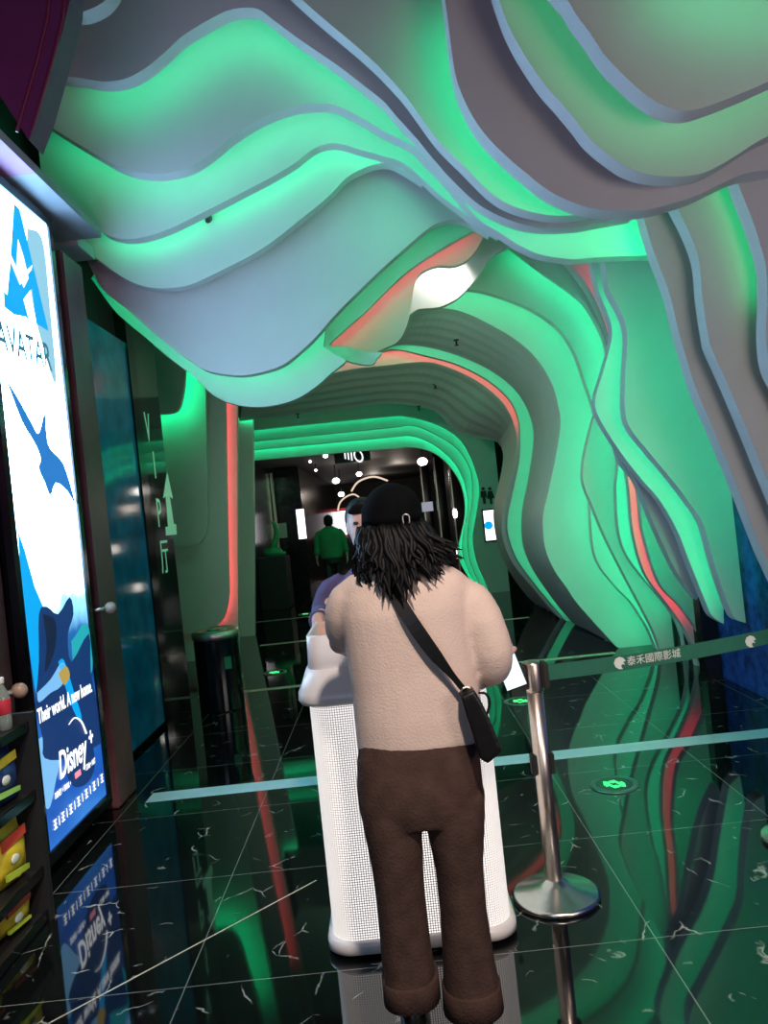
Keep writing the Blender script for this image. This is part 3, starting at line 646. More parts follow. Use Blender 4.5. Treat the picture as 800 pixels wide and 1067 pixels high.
# ------------------------------------------------------------------ kiosk
kx, ky = -.02, 2.96
ks = thing('kiosk', (kx, ky, 0), 'white back-lit perforated counter kiosk in front of the woman', 'kiosk')
def rrect(cx, cy, z, hx, hy, r, n=8):
    out = []
    for qx, qy, a0 in ((1, 1, 0), (-1, 1, PI/2), (-1, -1, PI), (1, -1, 1.5*PI)):
        for i in range(n+1):
            a = a0+PI/2*i/n; out.append((cx+qx*(hx-r)+r*math.cos(a), cy+qy*(hy-r)+r*math.sin(a), z))
    return out
b = newbm()
R = loft(b, [rrect(kx, ky, .045, .318, .29, .09), rrect(kx, ky, .46, .318, .29, .09), rrect(kx, ky, .88, .318, .29, .09)])
uv = b.loops.layers.uv.new('UVMap'); per = [0]
ring0 = rrect(kx, ky, 0, .318, .29, .09)
for i in range(1, len(ring0)+1):
    p, q = ring0[i-1], ring0[i % len(ring0)]; per.append(per[-1]+math.hypot(p[0]-q[0], p[1]-q[1]))
idx = {}
for row in R:
    for j, v in enumerate(row): idx[v] = j
nn = len(ring0)
for f in b.faces:
    js = [idx[l.vert] for l in f.loops]
    wrap = max(js) == nn-1 and min(js) == 0
    for l in f.loops:
        j = idx[l.vert]; u = per[nn] if (wrap and j == 0) else per[j]
        l[uv].uv = (u, l.vert.co.z)
mk('perforated_body', b, M['perf'], ks, smooth=False)
b = newbm(); loft(b, [rrect(kx, ky, .012, .325, .297, .09), rrect(kx, ky, .016, .338, .310, .10), rrect(kx, ky, .042, .338, .310, .10), rrect(kx, ky, .054, .330, .302, .10), rrect(kx, ky, .055, .322, .294, .09)]); mk('base', b, M['white'], ks, smooth=True)
b = newbm(); loft(b, [rrect(kx, ky, 0, .30, .27, .08), rrect(kx, ky, .014, .30, .27, .08)]); mk('plinth', b, M['blackm'], ks)
b = newbm(); loft(b, [rrect(kx, ky, .875, .318, .29, .09), rrect(kx, ky, .885, .345, .317, .10), rrect(kx, ky, .90, .352, .324, .10), rrect(kx, ky, .925, .350, .322, .10), rrect(kx, ky, .955, .335, .300, .09), rrect(kx, ky, 1.0, .318, .27, .08)]); mk('counter_rim', b, M['white'], ks, smooth=True)
b = newbm(); loft(b, [rrect(kx, ky, .93, .312, .26, .06), rrect(kx, ky, 1.115, .305, .255, .06), rrect(kx, ky, 1.12, .298, .248, .055), rrect(kx, ky, 1.115, .29, .24, .05), rrect(kx, ky, 1.06, .29, .24, .05)]); mk('collar', b, M['white'], ks, smooth=True)
b = newbm(); box(b, kx-.28, kx+.28, ky-.23, ky+.23, 1.055, 1.066); mk('inner_tray', b, M['black'], ks)

# ------------------------------------------------------------------ stanchions
def stanchion(x, y, lbl, belt_to=None):
    r = thing('stanchion', (x, y, 0), lbl, 'stanchion', 'belt barrier posts')
    b = newbm(); lathe(b, x, y, [(.155, 0), (.165, .004), (.165, .016), (.155, .022), (.06, .052), (.035, .07), (.03, .075)], 48); mk('base', b, M['steelbase'], r, smooth=True)
    b = newbm(); lathe(b, x, y, [(.031, .05), (.031, .80)], 28); mk('post', b, M['chrome'], r, smooth=True)
    b = newbm(); lathe(b, x, y, [(.0325, .79), (.034, .80), (.034, .895), (.030, .905), (.01, .908)], 28); mk('cap', b, M['chrome'], r, smooth=True)
    for dx in (-1, 1):
        b = newbm(); box(b, x+dx*.043-.013, x+dx*.043+.013, y-.034, y+.03, .80, .90, .006); mk('belt_clip', b, M['rubber'], r)
        b = newbm(); box(b, x+dx*.034-.010, x+dx*.034+.010, y-.026, y+.02, .475, .555, .005); mk('side_socket', b, M['rubber'], r)
    if belt_to:
        p = Vector((x+.045, y, 0)); q = Vector((belt_to[0]-.045, belt_to[1], 0)); dr = (q-p).normalized(); nrm = Vector((dr.y, -dr.x, 0)); Lb = (q-p).length
        b = newbm(); rows = []
        for i in range(13):
            t = i/12; c = p+dr*Lb*t; sag = -.012*math.sin(PI*t)
            rows.append([c+nrm*.0012+Vector((0, 0, .825+sag)), c+nrm*.0012+Vector((0, 0, .885+sag)), c-nrm*.0012+Vector((0, 0, .885+sag)), c-nrm*.0012+Vector((0, 0, .825+sag))])
        loft(b, rows); bl = mk('belt', b, M['belt'], r); bl['label'] = 'dark green belt printed with pale logo and characters'
        def bmap(s0, z0, sx=1.0): return lambda s, t, z: tuple(p+dr*(s0+s*sx)+nrm*(.003+z)+Vector((0, 0, z0+t)))
        def spos(px):    # distance along belt seen at photo column px
            best = min(range(400), key=lambda i: abs(F*(p+dr*Lb*i/399).x/(p+dr*Lb*i/399).y*CR+SR*0-(px-400-0)*1.0+SR*150*1.0) if False else abs(ab(px, 690-(px-560)*.105)[0]-F*(p+dr*Lb*i/399).x/(p+dr*Lb*i/399).y))
            return Lb*best/399
        for px in (644, 781):
            s0 = spos(px); lg = [(-.026, .004), (-.018, .02), (0, .026), (.016, .020), (.026, .006), (.014, .004), (.022, -.008), (.008, -.004), (.004, -.014), (.012, -.024), (-.006, -.022), (-.020, -.012)]
            mk('printed_logo', prism(newbm(), lg, bmap(s0, .845), 0, .0008), M['print'], bl)
        s0 = spos(680); mk('printed_text', text_bm('泰禾國際影城', .040, bmap(s0, .845), depth=.0005), M['print'], bl)
PA, PB = (.50, 2.93), (1.585, 3.17)
stanchion(*PA, 'steel belt barrier post standing right of the kiosk', PB)
stanchion(*PB, 'steel belt barrier post cut by the right edge of the view')

# floor exit lights
for px, py, lb in ((640, 818, 'round floor exit light with green arrows, large and near the belt barrier'), (542, 731, 'round floor exit light with green arrow left of the steel post'), (286, 701, 'round floor exit light glowing green near the red pillar'), (318, 640, 'round floor exit light glowing green at the far opening'), (758, 655, 'round floor exit light half hidden behind the belt at the right wall')):
    a, bb = ab(px, py); Y = CH*F/bb; X = a*Y/F
    if X > 2.2: X = 2.2
    r = thing('floor_light', (X, Y, 0), lb, 'floor light', 'round floor exit lights')
    b = newbm(); lathe(b, X, Y, [(.125, .0005), (.123, .006), (.095, .007), (.094, .004)], 32); mk('ring', b, M['floorring'], r, smooth=True)
    b = newbm(); lathe(b, X, Y, [(.093, .0005), (.093, .0045)], 32); mk('plate', b, M['black'], r)
    ar = [(-.060, -.004), (-.052, -.022), (-.036, -.016), (-.02, -.040), (.012, -.034), (.0, -.014), (-.016, -.020), (-.028, .004), (-.016, .012), (-.05, .026)]
    for sgn in (1, -1):
        mk('arrow', prism(newbm(), [(sgn*(x+.006), sgn*(y+.006)) for x, y in ar], lambda s, t, h: (X+s, Y+t*1.6, h), .0045, .006), M['arrow'], r)

# ------------------------------------------------------------------ small ceiling fittings
def sprinkler(p, lbl):
    r = thing('sprinkler_head', p, lbl, 'sprinkler', 'sprinkler heads'); p = Vector(p)
    b = newbm(); lathe(b, p.x, p.y, [(.03, p.z), (.03, p.z-.008), (.01, p.z-.012), (.01, p.z-.05)], 14); mk('stem', b, M['rubber'], r)
    b = newbm(); lathe(b, p.x, p.y, [(.004, p.z-.05), (.022, p.z-.055), (.022, p.z-.06), (.004, p.z-.062)], 14); mk('deflector', b, M['rubber'], r)
sprinkler(at(475, 354, 7.9), 'sprinkler head under the grey tunnel steps')
sprinkler(at(453, 400, 10.0), 'sprinkler head under the brownish inner steps')
sprinkler(at(436, 423, 10.6), 'sprinkler head at the top of the far opening, right one')
sprinkler(at(310, 431, 10.6), 'sprinkler head at the top of the far opening, left one')
p = at(218, 231, 5.0)
cm = thing('ceiling_camera', p+Vector((0, 0, .02)), 'tiny dark camera fixed to the pale mint wave panel', 'camera')
b = newbm(); box(b, p.x-.018, p.x+.018, p.y-.03, p.y+.02, p.z+.01, p.z+.04, .004); mk('bracket', b, M['rubber'], cm)
b = newbm(); tube(b, [p+Vector((0, -.03, 0)), p+Vector((.004, -.07, -.02))], [.02, .017], 12); mk('lens_barrel', b, M['rubber'], cm)

# ------------------------------------------------------------------ far opening: sign, tv, corridor
tv = thing('wall_display', at(509, 547, 12.75), 'small bright upright display on the grey end wall', 'screen')
Yt = 12.72
c = [at(x, y, 12.8) for x, y in ((501, 531), (516, 529), (518, 564), (504, 565))]
x0, x1 = c[0].x, c[0].x+.30; z0, z1 = c[3].z, c[0].z
b = newbm(); box(b, x0, x1, 12.74, 12.797, z0, z1, .006); mk('frame', b, M['black'], tv)
b = newbm(); box(b, x0+.025, x1-.02, 12.735, 12.741, z0+.025, z1-.025); mk('display', b, M['glow2'], tv)
b = newbm(); lathe(b, 0, 0, [(.07, 0), (.07, .004)], 18)
bmesh.ops.rotate(b, verts=b.verts[:], matrix=Matrix.Rotation(PI/2, 3, 'X')); bmesh.ops.translate(b, verts=b.verts[:], vec=(x0+.09, 12.735, (z0+z1)/2)); mk('picture', b, M['pic_cyan'], tv)
rs = thing('restroom_sign', at(507, 517, 12.79), 'black man and woman pictograms on the grey end wall', 'sign')
for px, sk in ((504, 0), (511, 1)):
    q = at(px, 517, 12.79)
    b = newbm(); ball(b, (q.x, 12.792, q.z+.125), .03, 12, (1, .25, 1))
    pl = [(-.045, .09), (.045, .09), (.05, -.02), (.025, -.02), (.022, -.13), (-.022, -.13), (-.025, -.02), (-.05, -.02)] if not sk else [(-.035, .09), (.035, .09), (.065, -.04), (.022, -.04), (.02, -.13), (-.02, -.13), (-.022, -.04), (-.065, -.04)]
    prism(b, [(q.x+s, q.z+t) for s, t in pl], lambda s, z, h: (s, h, z), 12.786, 12.798); mk('pictogram', b, M['blackm'], rs)
# left: counter with green ornament
cx, cy = -2.02, 13.0
ct = tag(mk('counter', box(newbm(), -2.34, -1.83, 13.62, 14.3, 0, .93, .02), M['blackm'], origin=(-2.16, 13.95, 0)), 'black counter block just inside the far opening on the left', 'counter')
orn = thing('green_ornament', (-2.05, 13.9, .93), 'green curved ornament on the black counter at the far opening', 'ornament')
b = newbm(); tube(b, catmull([(-2.13, 13.9, 1.02), (-2.02, 13.9, 1.2), (-1.97, 13.9, 1.36), (-1.99, 13.9, 1.5), (-2.03, 13.9, 1.58)], 5), [.06]*6+[.05]*6+[.04]*5+[.03]*3+[.01], 10); mk('tail', b, M['greenpaint'], orn, smooth=True)
b = newbm(); ball(b, (-2.08, 13.9, 1.02), .12, 16, (1.5, .8, .75)); ball(b, (-1.9, 13.88, .98), .06, 12, (1.3, .8, .7)); remesh(mk('body', b, M['greenpaint'], orn, smooth=True), .015)
# notice and light sign
nb = tag(mk('paper_notice', box(newbm(), *(lambda p: (p.x-.12, p.x+.12, 16.57, 16.597, p.z-.16, p.z+.16))(at(293, 553, 16.58)), .003), M['notice'], origin=at(293, 561, 16.58)), 'pale paper notice on the black wall beyond the far opening', 'notice')
ls = thing('light_sign', at(314, 563, 16.5), 'narrow bright upright light box right of the paper notice', 'light box')
q = at(314, 546, 16.55)
b = newbm(); box(b, q.x-.10, q.x+.10, 16.53, 16.597, q.z-.34, q.z+.34, .005); mk('frame', b, M['black'], ls)
b = newbm(); box(b, q.x-.085, q.x+.085, 16.522, 16.531, q.z-.32, q.z+.32); mk('lit_panel', b, M['glow2'], ls)
for (px, py, Y, wd, ht, mt, lb) in ((357, 545, 28.92, .41, .9, 'glow2', 'distant lit poster box with a red surround at the corridor end'),):
    q = at(px, py, Y); r = thing('poster_box', q-Vector((0, 0, ht/2)), lb, 'light box')
    b = newbm(); box(b, q.x-wd*.65, q.x+wd*.65, Y, Y+.06, q.z-ht*.62, q.z+ht*.62, .01); mk('surround', b, M['rsign'], r)
    b = newbm(); box(b, q.x-wd/2, q.x+wd/2, Y-.01, Y, q.z-ht/2, q.z+ht/2); mk('lit_panel', b, M[mt], r)
# right corridor columns and doors
for px, lb in ((447, 'slim black glossy column in the far corridor, leftmost of three'), (462, 'slim black glossy column in the far corridor, middle of three'), (478, 'slim black glossy column in the far corridor nearest the green arch')):
    Y = {447: 19.0, 462: 16.8, 478: 14.9}[px]; q = at(px, 540, Y)
    r = thing('corridor_column', (q.x, Y, 0), lb, 'column', 'black corridor columns')
    b = newbm(); box(b, q.x-.11, q.x+.11, Y-.1, Y+.1, 0, 2.7, .012); mk('shaft', b, M['black'], r)
    b = newbm(); box(b, q.x-.10, q.x-.075, Y-.11, Y-.098, .1, 2.6); mk('metal_edge', b, M['chrome'], r)
q = at(445, 528, 18.0); tag(mk('white_sign', box(newbm(), q.x-.13, q.x+.13, 17.9, 17.93, q.z-.11, q.z+.11, .004), emat('pale_sign', (.5, .52, .62), .6), origin=q), 'small pale sign plate among the black corridor columns', 'sign')
for px, py, Y, lb in ((474, 535, 14.7, 'small glowing spot on the nearest black column'), (469, 578, 15.5, 'small glowing lamp low beside the green arch')):
    q = at(px, py, Y); r = tag(mk('wall_lamp', ball(newbm(), q, .05, 12, (1, .7, 2.0)) and newbm() if False else (lambda bb: (ball(bb, q, .045, 12, (1, .7, 2.2)), bb)[1])(newbm()), M['glow'], origin=q), lb, 'lamp')
def lamp(px, py, Y, rr, lb):
    q = at(px, py, Y); r = thing('ceiling_lamp', q, lb, 'ceiling lamp', 'corridor ceiling lamps')
    b = newbm(); ball(b, q, rr, 14, (1, 1, .8)); mk('globe', b, M['glow'], r, smooth=True)
    b = newbm(); tube(b, [(q.x, q.y, q.z+rr*.6), (q.x, q.y, 2.72)], .012, 6); mk('stem', b, M['rubber'], r)
lamp(350, 501, 17.5, .085, 'largest round glowing lamp on the corridor ceiling')
lamp(355.5, 515, 19.5, .08, 'second round glowing lamp below the largest one')
lamp(339, 475, 14.5, .05, 'glowing lamp touching the top of the far opening')
lamp(323, 481, 15.5, .03, 'small spot lamp, upper of the left pair')
lamp(329, 490, 16.5, .03, 'small spot lamp, lower of the left pair')
lamp(440, 481, 15.0, .10, 'bright lamp above the black corridor columns')
lamp(374, 494, 18.0, .07, 'glowing lamp right of the largest round one')
for i, (pp, lb) in enumerate((([(366, 512), (372, 503), (382, 498), (392, 497), (404, 501)], 'curved glowing ceiling cove nearer the lettering'), ([(352, 532), (354, 524), (360, 518), (368, 515), (374, 518)], 'curved glowing ceiling cove farther down the corridor'))):
    Yc = 19+3*i; b = newbm(); tube(b, catmull([at(x, y, Yc) for x, y in pp], 6), .022, 8)
    tag(mk('cove_light', b, emat('cove_glow', (1, .78, .6), .9), origin=at(*pp[0], Yc)), lb, 'cove light')
hs = thing('hanging_letter_sign', at(372, 470, 14.2), 'white lit letters on a slanted dark ceiling sign', 'sign')
q = at(372, 478, 14.2); b = newbm(); box(b, q.x-.42, q.x+.25, 14.24, 14.29, q.z-.05, q.z+.28, .01); mk('board', b, M['blackm'], hs)
mk('lettering', text_bm('IIIO', .34, lambda x, y, z: (q.x-.06+x*.7, 14.235-z, q.z+.07+y-.25*x), bold=.002), M['letter'], hs)

# ------------------------------------------------------------------ people
def head(bm, c, face, s=1.0):
    """c = centre of head, face = +1 looks to +y, -1 looks to -y"""
    c = Vector(c)
    prof = [(-.118, .030, .030, .035), (-.105, .048, .050, .028), (-.085, .058, .068, .018), (-.055, .066, .080, .008), (-.02, .072, .090, 0), (.02, .076, .096, -.004), (.055, .073, .094, -.006), (.085, .060, .078, -.006), (.105, .038, .050, -.004), (.115, .012, .016, 0)]
    loft(bm, [ell(c.x, c.y+face*o*s, c.z+z*s, rx*s, ry*s, 20) for z, rx, ry, o in prof])
    loft(bm, [ell(c.x, c.y+face*(.088-.0*z)*s, c.z+z*s, w_*s, d_*s, 10) for z, w_, d_ in ((-.042, .008, .010), (-.035, .017, .024), (-.022, .012, .020), (.005, .008, .010), (.018, .006, .004))])
    for sx in (-1, 1): ball(bm, (c.x+sx*.074*s, c.y-face*.005, c.z-.01*s), .028*s, 10, (.35, .7, 1.1))
    loft(bm, [ell(c.x, c.y+face*.082*s, c.z+z*s, a*s, d_*s, 10) for z, a, d_ in ((-.078, .012, .006), (-.072, .022, .012), (-.066, .024, .011), (-.060, .014, .006))])
    loft(bm, [ell(c.x, c.y-face*.015*s, c.z+z*s, r*s, r*s, 16) for z, r in ((-.09, .05), (-.13, .05), (-.17, .054), (-.22, .075))])
def eyes(c, face, s, parent):
    for sx in (-1, 1):
        b = newbm(); ball(b, (c[0]+sx*.032*s, c[1]+face*.083*s, c[2]+.008*s), .011*s, 10, (1.3, .8, .8)); e = mk('eye', b, M['blackm'], parent, smooth=True)
def hand(bm, wr, dirv, up, side, curl=.6, s=1.0):
    """hand rooted at wrist wr, pointing along dirv, palm normal -up; side=+1 thumb on +side"""
    d = Vector(dirv).normalized(); u = Vector(up).normalized(); l = d.cross(u).normalized()*side
    wr = Vector(wr)
    loft(bm, [[wr+d*t*s+l*(math.cos(2*PI*j/14)*rx*s)+u*(math.sin(2*PI*j/14)*ry*s) for j in range(14)] for t, rx, ry in ((-.03, .024, .02), (.0, .026, .019), (.03, .036, .017), (.06, .041, .016), (.085, .040, .014), (.092, .034, .010))])
    for k, (off, ln) in enumerate(((.030, .070), (.010, .078), (-.011, .072), (-.031, .056))):
        p = wr+d*.075*s+l*off*s; path = [p]; ang = 0
        for q_ in range(4):
            ang += curl*(.25+.35*q_/3); p = p+(d*math.cos(ang)-u*math.sin(ang))*ln*s/4; path.append(p)
        tube(bm, path, [.0092*s, .009*s, .0085*s, .008*s, .0055*s], 8)
    p = wr+d*.02*s+l*.03*s; tube(bm, [p, p+(l*.028+d*.022-u*.006)*s, p+(l*.036+d*.05-u*.014)*s, p+(l*.034+d*.07-u*.022)*s], [.013*s, .012*s, .0105*s, .007*s], 8)

# --- the woman in front (seen from behind)
YW = 2.27; YT = 2.245
wm = thing('person', (at(450, 1060, YW).x, YW, 0), 'woman in black cap, cream fleece jacket and brown trousers seen from behind', 'person')
def ringpx(l, r, py, ry, Y=YW, e=2.3, n=28, dy=0):
    a = at(l, py, Y); c = at(r, py, Y); return ell((a.x+c.x)/2, Y+dy, (a.z+c.z)/2, (c.x-a.x)/2, ry, n, e)
hc = at(406, 548, YW)
bb = newbm(); head(bb, hc, 1)
hw_ = at(516, 690, 2.46)
tube(bb, [at(505, 690, 2.34), at(510, 692, 2.40), hw_], [.04, .034, .027], 12)
hand(bb, hw_, (.12, .9, .25), (-.35, -.2, .9), 1, .9)
lw_ = at(372, 676, 2.50)
tube(bb, [at(355, 668, 2.34), at(362, 672, 2.42), lw_], [.04, .034, .027], 12)
hand(bb, lw_, (.25, .9, .15), (.2, -.2, .95), -1, .8)
loft(bb, [ringpx(397, 445, 584, .055), ringpx(380, 462, 605, .075), ringpx(372, 474, 640, .09), ringpx(378, 480, 700, .085), ringpx(380, 488, 770, .085), ringpx(382, 494, 820, .095, YT), ringpx(386, 496, 846, .09, YT)])
for pl in ([(410, 830), (413, 896), (420, 960), (428, 1030), (431, 1075)], [(470, 830), (477, 896), (485, 960), (493, 1030), (497, 1075)]): tube(bb, [at(x, y, YT) for x, y in pl], [.085, .07, .055, .045, .035], 14)
tube(bb, [at(455, 610, YW), at(487, 632, YW), at(507, 680, YW), at(507, 690, 2.32), at(510, 692, 2.40)], [.05, .048, .042, .04, .034], 12)
tube(bb, [at(388, 610, YW), at(367, 632, YW), at(358, 660, YW+.05), at(356, 668, 2.34), at(362, 672, 2.42)], [.048, .045, .042, .04, .034], 12)
body = remesh(mk('body', bb, M['skin'], wm), .0075, 2)
eyes(hc, 1, 1, body)
# fleece jacket
jb = newbm()
loft(jb, [ringpx(376, 500, 772, .105), ringpx(372, 505, 776, .118), ringpx(371, 505, 768, .125), ringpx(369, 503, 745, .128), ringpx(366, 498, 715, .126), ringpx(362, 494, 690, .126), ringpx(357, 492, 660, .13), ringpx(352, 491, 635, .132), ringpx(351, 489, 617, .122), ringpx(358, 483, 603, .105), ringpx(374, 466, 592, .085), ringpx(388, 448, 584, .07), ringpx(392, 444, 576, .066)])
tube(jb, catmull([at(462, 612, YW), at(487, 628, YW), at(503, 655, YW-.01), at(511, 682, YW), at(509, 695, YW+.05), at(510, 693, YW+.14), at(515, 690, YW+.19)], 4), [.062]*4+[.071]*4+[.068]*4+[.066]*4+[.058]*4+[.048]*4+[.04], 16)
tube(jb, catmull([at(380, 612, YW), at(364, 626, YW), at(359, 645, YW+.02), at(360, 660, YW+.07), at(364, 668, YW+.15), at(371, 675, YW+.22)], 4), [.056]*4+[.062]*4+[.060]*4+[.054]*4+[.045]*4+[.04], 16)
remesh(mk('fleece_jacket', jb, M['fleece'], wm), .0095, 5)
# trousers
tb = newbm()
loft(tb, [ringpx(375, 498, 764, .095, YT), ringpx(371, 500, 785, .108, YT), ringpx(371, 503, 815, .120, YT), ringpx(373, 505, 835, .118, YT), ringpx(378, 504, 852, .105, YT)])
loft(tb, [ringpx(372, 440, 825, .10, YT), ringpx(376, 439, 847, .105, YT), ringpx(386, 441, 896, .092, YT), ringpx(392, 443, 935, .086, YT), ringpx(396, 449, 984, .082, YT), ringpx(398, 453, 1010, .084, YT), ringpx(399, 456, 1030, .086, YT), ringpx(401, 456, 1036, .084, YT)])
loft(tb, [ringpx(440, 505, 825, .10, YT), ringpx(442, 505, 850, .105, YT), ringpx(453, 503, 902, .092, YT), ringpx(458, 507, 948, .086, YT), ringpx(461, 515, 1000, .084, YT), ringpx(462, 520, 1024, .086, YT), ringpx(462, 523, 1040, .088, YT), ringpx(464, 522, 1047, .086, YT)])
tr = remesh(mk('trousers', tb, M['trouser'], wm), .009, 4)
cb = newbm()
loft(cb, [ringpx(399, 456, 1013, .086, YT), ringpx(397.5, 457, 1015, .089, YT), ringpx(399, 459, 1038, .090, YT), ringpx(403, 455, 1040, .08, YT)])
mk('cuff', cb, M['trouser'], wm, smooth=True)
cb = newbm()
loft(cb, [ringpx(461.5, 520, 1022, .088, YT), ringpx(460, 521.5, 1024, .091, YT), ringpx(461, 525, 1048, .092, YT), ringpx(466, 521, 1050, .08, YT)])
mk('cuff', cb, M['trouser'], wm, smooth=True)
for px, lbl in ((432, 'left'), (498, 'right')):
    q = at(px, 1060, YT); b = newbm()
    loft(b, [[(q.x+rx*math.cos(2*PI*j/18), q.y+oy+ry*math.sin(2*PI*j/18), z) for j in range(18)] for z, rx, ry, oy in ((0, .040, .115, .03), (.012, .045, .122, .03), (.035, .044, .118, .03), (.06, .040, .085, .0), (.085, .036, .052, -.03), (.12, .034, .042, -.035))])
    mk('shoe', b, M['leather'], wm, smooth=True)
# hair and cap
hb = newbm(); YH = YW-.005
loft(hb, [ringpx(382, 432, 527, .098, YH, 2), ringpx(377, 439, 542, .104, YH, 2), ringpx(377, 441, 556, .102, YH, 2), ringpx(378, 446, 570, .094, YH-.01, 2), ringpx(382, 448, 582, .08, YH-.03, 2), ringpx(388, 444, 592, .055, YH-.06, 2), ringpx(396, 436, 599, .03, YH-.075, 2)])
for k in range(230):
    th = random.uniform(-1.95, 1.95); sn, cs = math.sin(th), math.cos(th)
    top = at(407, 545+12*random.random(), YH); L_ = random.uniform(.10, .18)*(1-.12*abs(sn))+(.035 if -.55 < th < .15 else 0)
    fl = random.uniform(.0, .03)+(.05*sn*random.random() if th > 0 else .012*abs(sn)); ph_ = random.uniform(0, 6.28); wv = random.uniform(.004, .011)
    pth = []
    for i in range(11):
        t = i/10; rr_ = .092+.016*math.sin(t*2.4)+fl*t*t
        pth.append(Vector((top.x+rr_*sn+wv*math.sin(ph_+t*8)*(.3+t)+.022*t, YH-(rr_+.014)*cs-.014*t*max(0, cs), top.z-L_*t+.010*t**4*(fl/.03))))
    tube(hb, pth, [.007, .009, .010, .010, .0095, .009, .008, .007, .0055, .0035, .001], 6)
mk('hair', hb, M['hair'], wm, smooth=True)
kb = newbm()
loft(kb, [ringpx(376, 439, 545, .113, YH, 2), ringpx(376, 439, 538, .113, YH, 2), ringpx(376, 438, 528, .112, YH, 2), ringpx(381, 433, 517, .098, YH, 2), ringpx(388, 425, 509, .07, YH, 2), ringpx(396, 415, 505, .04, YH, 2), ringpx(402, 409, 503.5, .01, YH, 2)])
capo = mk('cap', kb, M['cap'], wm, smooth=True)
q = at(407, 541, YH); b = newbm()
loft(b, [[(q.x+sx_*wq*.5, q.y+.10+dy_, q.z+zz-.02*abs(sx_)) for sx_ in (-1, -.7, -.35, 0, .35, .7, 1)]+[(q.x+sx_*wq*.5, q.y+.10+dy_, q.z+zz-.008-.02*abs(sx_)) for sx_ in (1, .7, .35, 0, -.35, -.7, -1)] for dy_, wq, zz in ((-.02, .17, .0), (.03, .165, -.005), (.06, .13, -.012), (.078, .07, -.018))])
mk('brim', b, M['cap'], capo, smooth=True)
q = at(423, 541, YH-.112); b = newbm()
tube(b, catmull([q+Vector((-.008, 0, -.014)), q+Vector((-.009, -.002, .008)), q+Vector((0, -.002, .014)), q+Vector((.009, -.002, .008)), q+Vector((.008, 0, -.014))], 4), .0022, 6); mk('strap_buckle', b, M['chrome'], capo, smooth=True)
# crossbody bag
bag = thing('crossbody_bag', at(504, 790, 2.13), 'small black crossbody bag hanging at the right hip', 'bag')
b = newbm()
sp = catmull([at(405, 608, 2.17), at(425, 642, 2.125), at(450, 678, 2.12), at(472, 705, 2.125), at(486, 722, 2.13)], 5)
wdt = [.034, .034, .034, .034, .034, .034, .034, .034, .034, .033, .032, .03, .026, .022, .018, .016, .015, .015, .015, .015, .015]
rows = []
for i, p_ in enumerate(sp):
    dd = (sp[min(i+1, len(sp)-1)]-sp[max(i-1, 0)]).normalized(); sd = dd.cross(Vector((0, 1, 0))).normalized()*wdt[i]*.58
    rows.append([p_+sd, p_+sd+Vector((0, -.005, 0)), p_-sd+Vector((0, -.005, 0)), p_-sd])
loft(b, rows); stp = mk('strap', b, M['leather'], bag)
b = newbm(); e0 = at(486, 722, 2.125); tube(b, [e0+Vector((.016*math.cos(t*PI/6), 0, .016*math.sin(t*PI/6))) for t in range(13)], .003, 6); mk('ring', b, M['chrome'], bag)
b = newbm()
gp = [at(x, y, 2.13) for x, y in ((478, 722), (492, 716), (500, 728), (508, 745), (521, 777), (516, 783), (506, 791), (498, 786), (492, 765), (484, 742))]
prism(b, [(v.x, v.z) for v in gp], lambda s, z, h: (s, h, z), 2.085, 2.15)
remesh(mk('bag_body', b, M['leather'], bag), .006, 4)
b = newbm(); tube(b, catmull([at(499, 722, 2.12), at(506, 723, 2.10), at(510, 732, 2.10), at(507, 745, 2.10)], 5), .0035, 6); mk('handle_loop', b, M['leather'], bag)
# phone in her right hand
ph = thing('phone', at(530, 712, 2.56), 'bright phone screen held out beyond her right elbow', 'phone')
q = at(530, 695, 2.56); b = newbm(); box(b, -.037, .037, -.004, .004, -.075, .075, .004)
rotm = Matrix.Rotation(-.25, 3, 'Y') @ Matrix.Rotation(-.35, 3, 'X')
bmesh.ops.rotate(b, verts=b.verts[:], matrix=rotm); bmesh.ops.translate(b, verts=b.verts[:], vec=q); mk('case', b, M['black'], ph)
b = newbm(); box(b, -.034, .034, -.0055, -.0042, -.071, .071); bmesh.ops.rotate(b, verts=b.verts[:], matrix=rotm); bmesh.ops.translate(b, verts=b.verts[:], vec=q); mk('display', b, emat('phone_white', (.75, .95, 1.0), 1.3), ph)

# --- the person behind the kiosk
YP = 3.42
pk = thing('person', (at(385, 660, YP).x, YP, 0), 'person with black hair and violet jacket standing behind the kiosk', 'person')
h2 = at(379, 546, YP); b = newbm(); head(b, h2, -1, .98)
hw2 = at(331, 648, 3.12)
tube(b, [at(336, 642, 3.22), at(332, 645, 3.16), hw2], [.036, .030, .026], 12)
hand(b, hw2, (.05, -.55, -.8), (-.5, -.7, .4), -1, .7)
hw3 = at(430, 660, 3.12); tube(b, [at(432, 652, 3.22), hw3], [.034, .026], 12); hand(b, hw3, (-.1, -.6, -.75), (.5, -.7, .4), 1, .7)
loft(b, [ell(h2.x, YP+.015, h2.z+z, rx, ry, 20) for z, rx, ry in ((-.18, .055, .055), (-.26, .13, .08), (-.45, .15, .09), (-.75, .14, .085), (-.95, .15, .09))])
for sx in (-1, 1): tube(b, [(h2.x+sx*.08, YP, h2.z-.9), (h2.x+sx*.09, YP, h2.z-1.2), (h2.x+sx*.09, YP, .08)], [.08, .06, .035], 12)
tube(b, [(h2.x-.1, YP, h2.z-.27), at(348, 618, YP), at(338, 638, YP-.06), at(335, 645, YP-.18), at(332, 645, 3.16)], [.045, .042, .038, .034, .03], 12)
tube(b, [(h2.x+.1, YP, h2.z-.27), at(426, 618, YP), at(434, 640, YP-.06), at(432, 652, 3.22)], [.045, .042, .038, .034], 12)
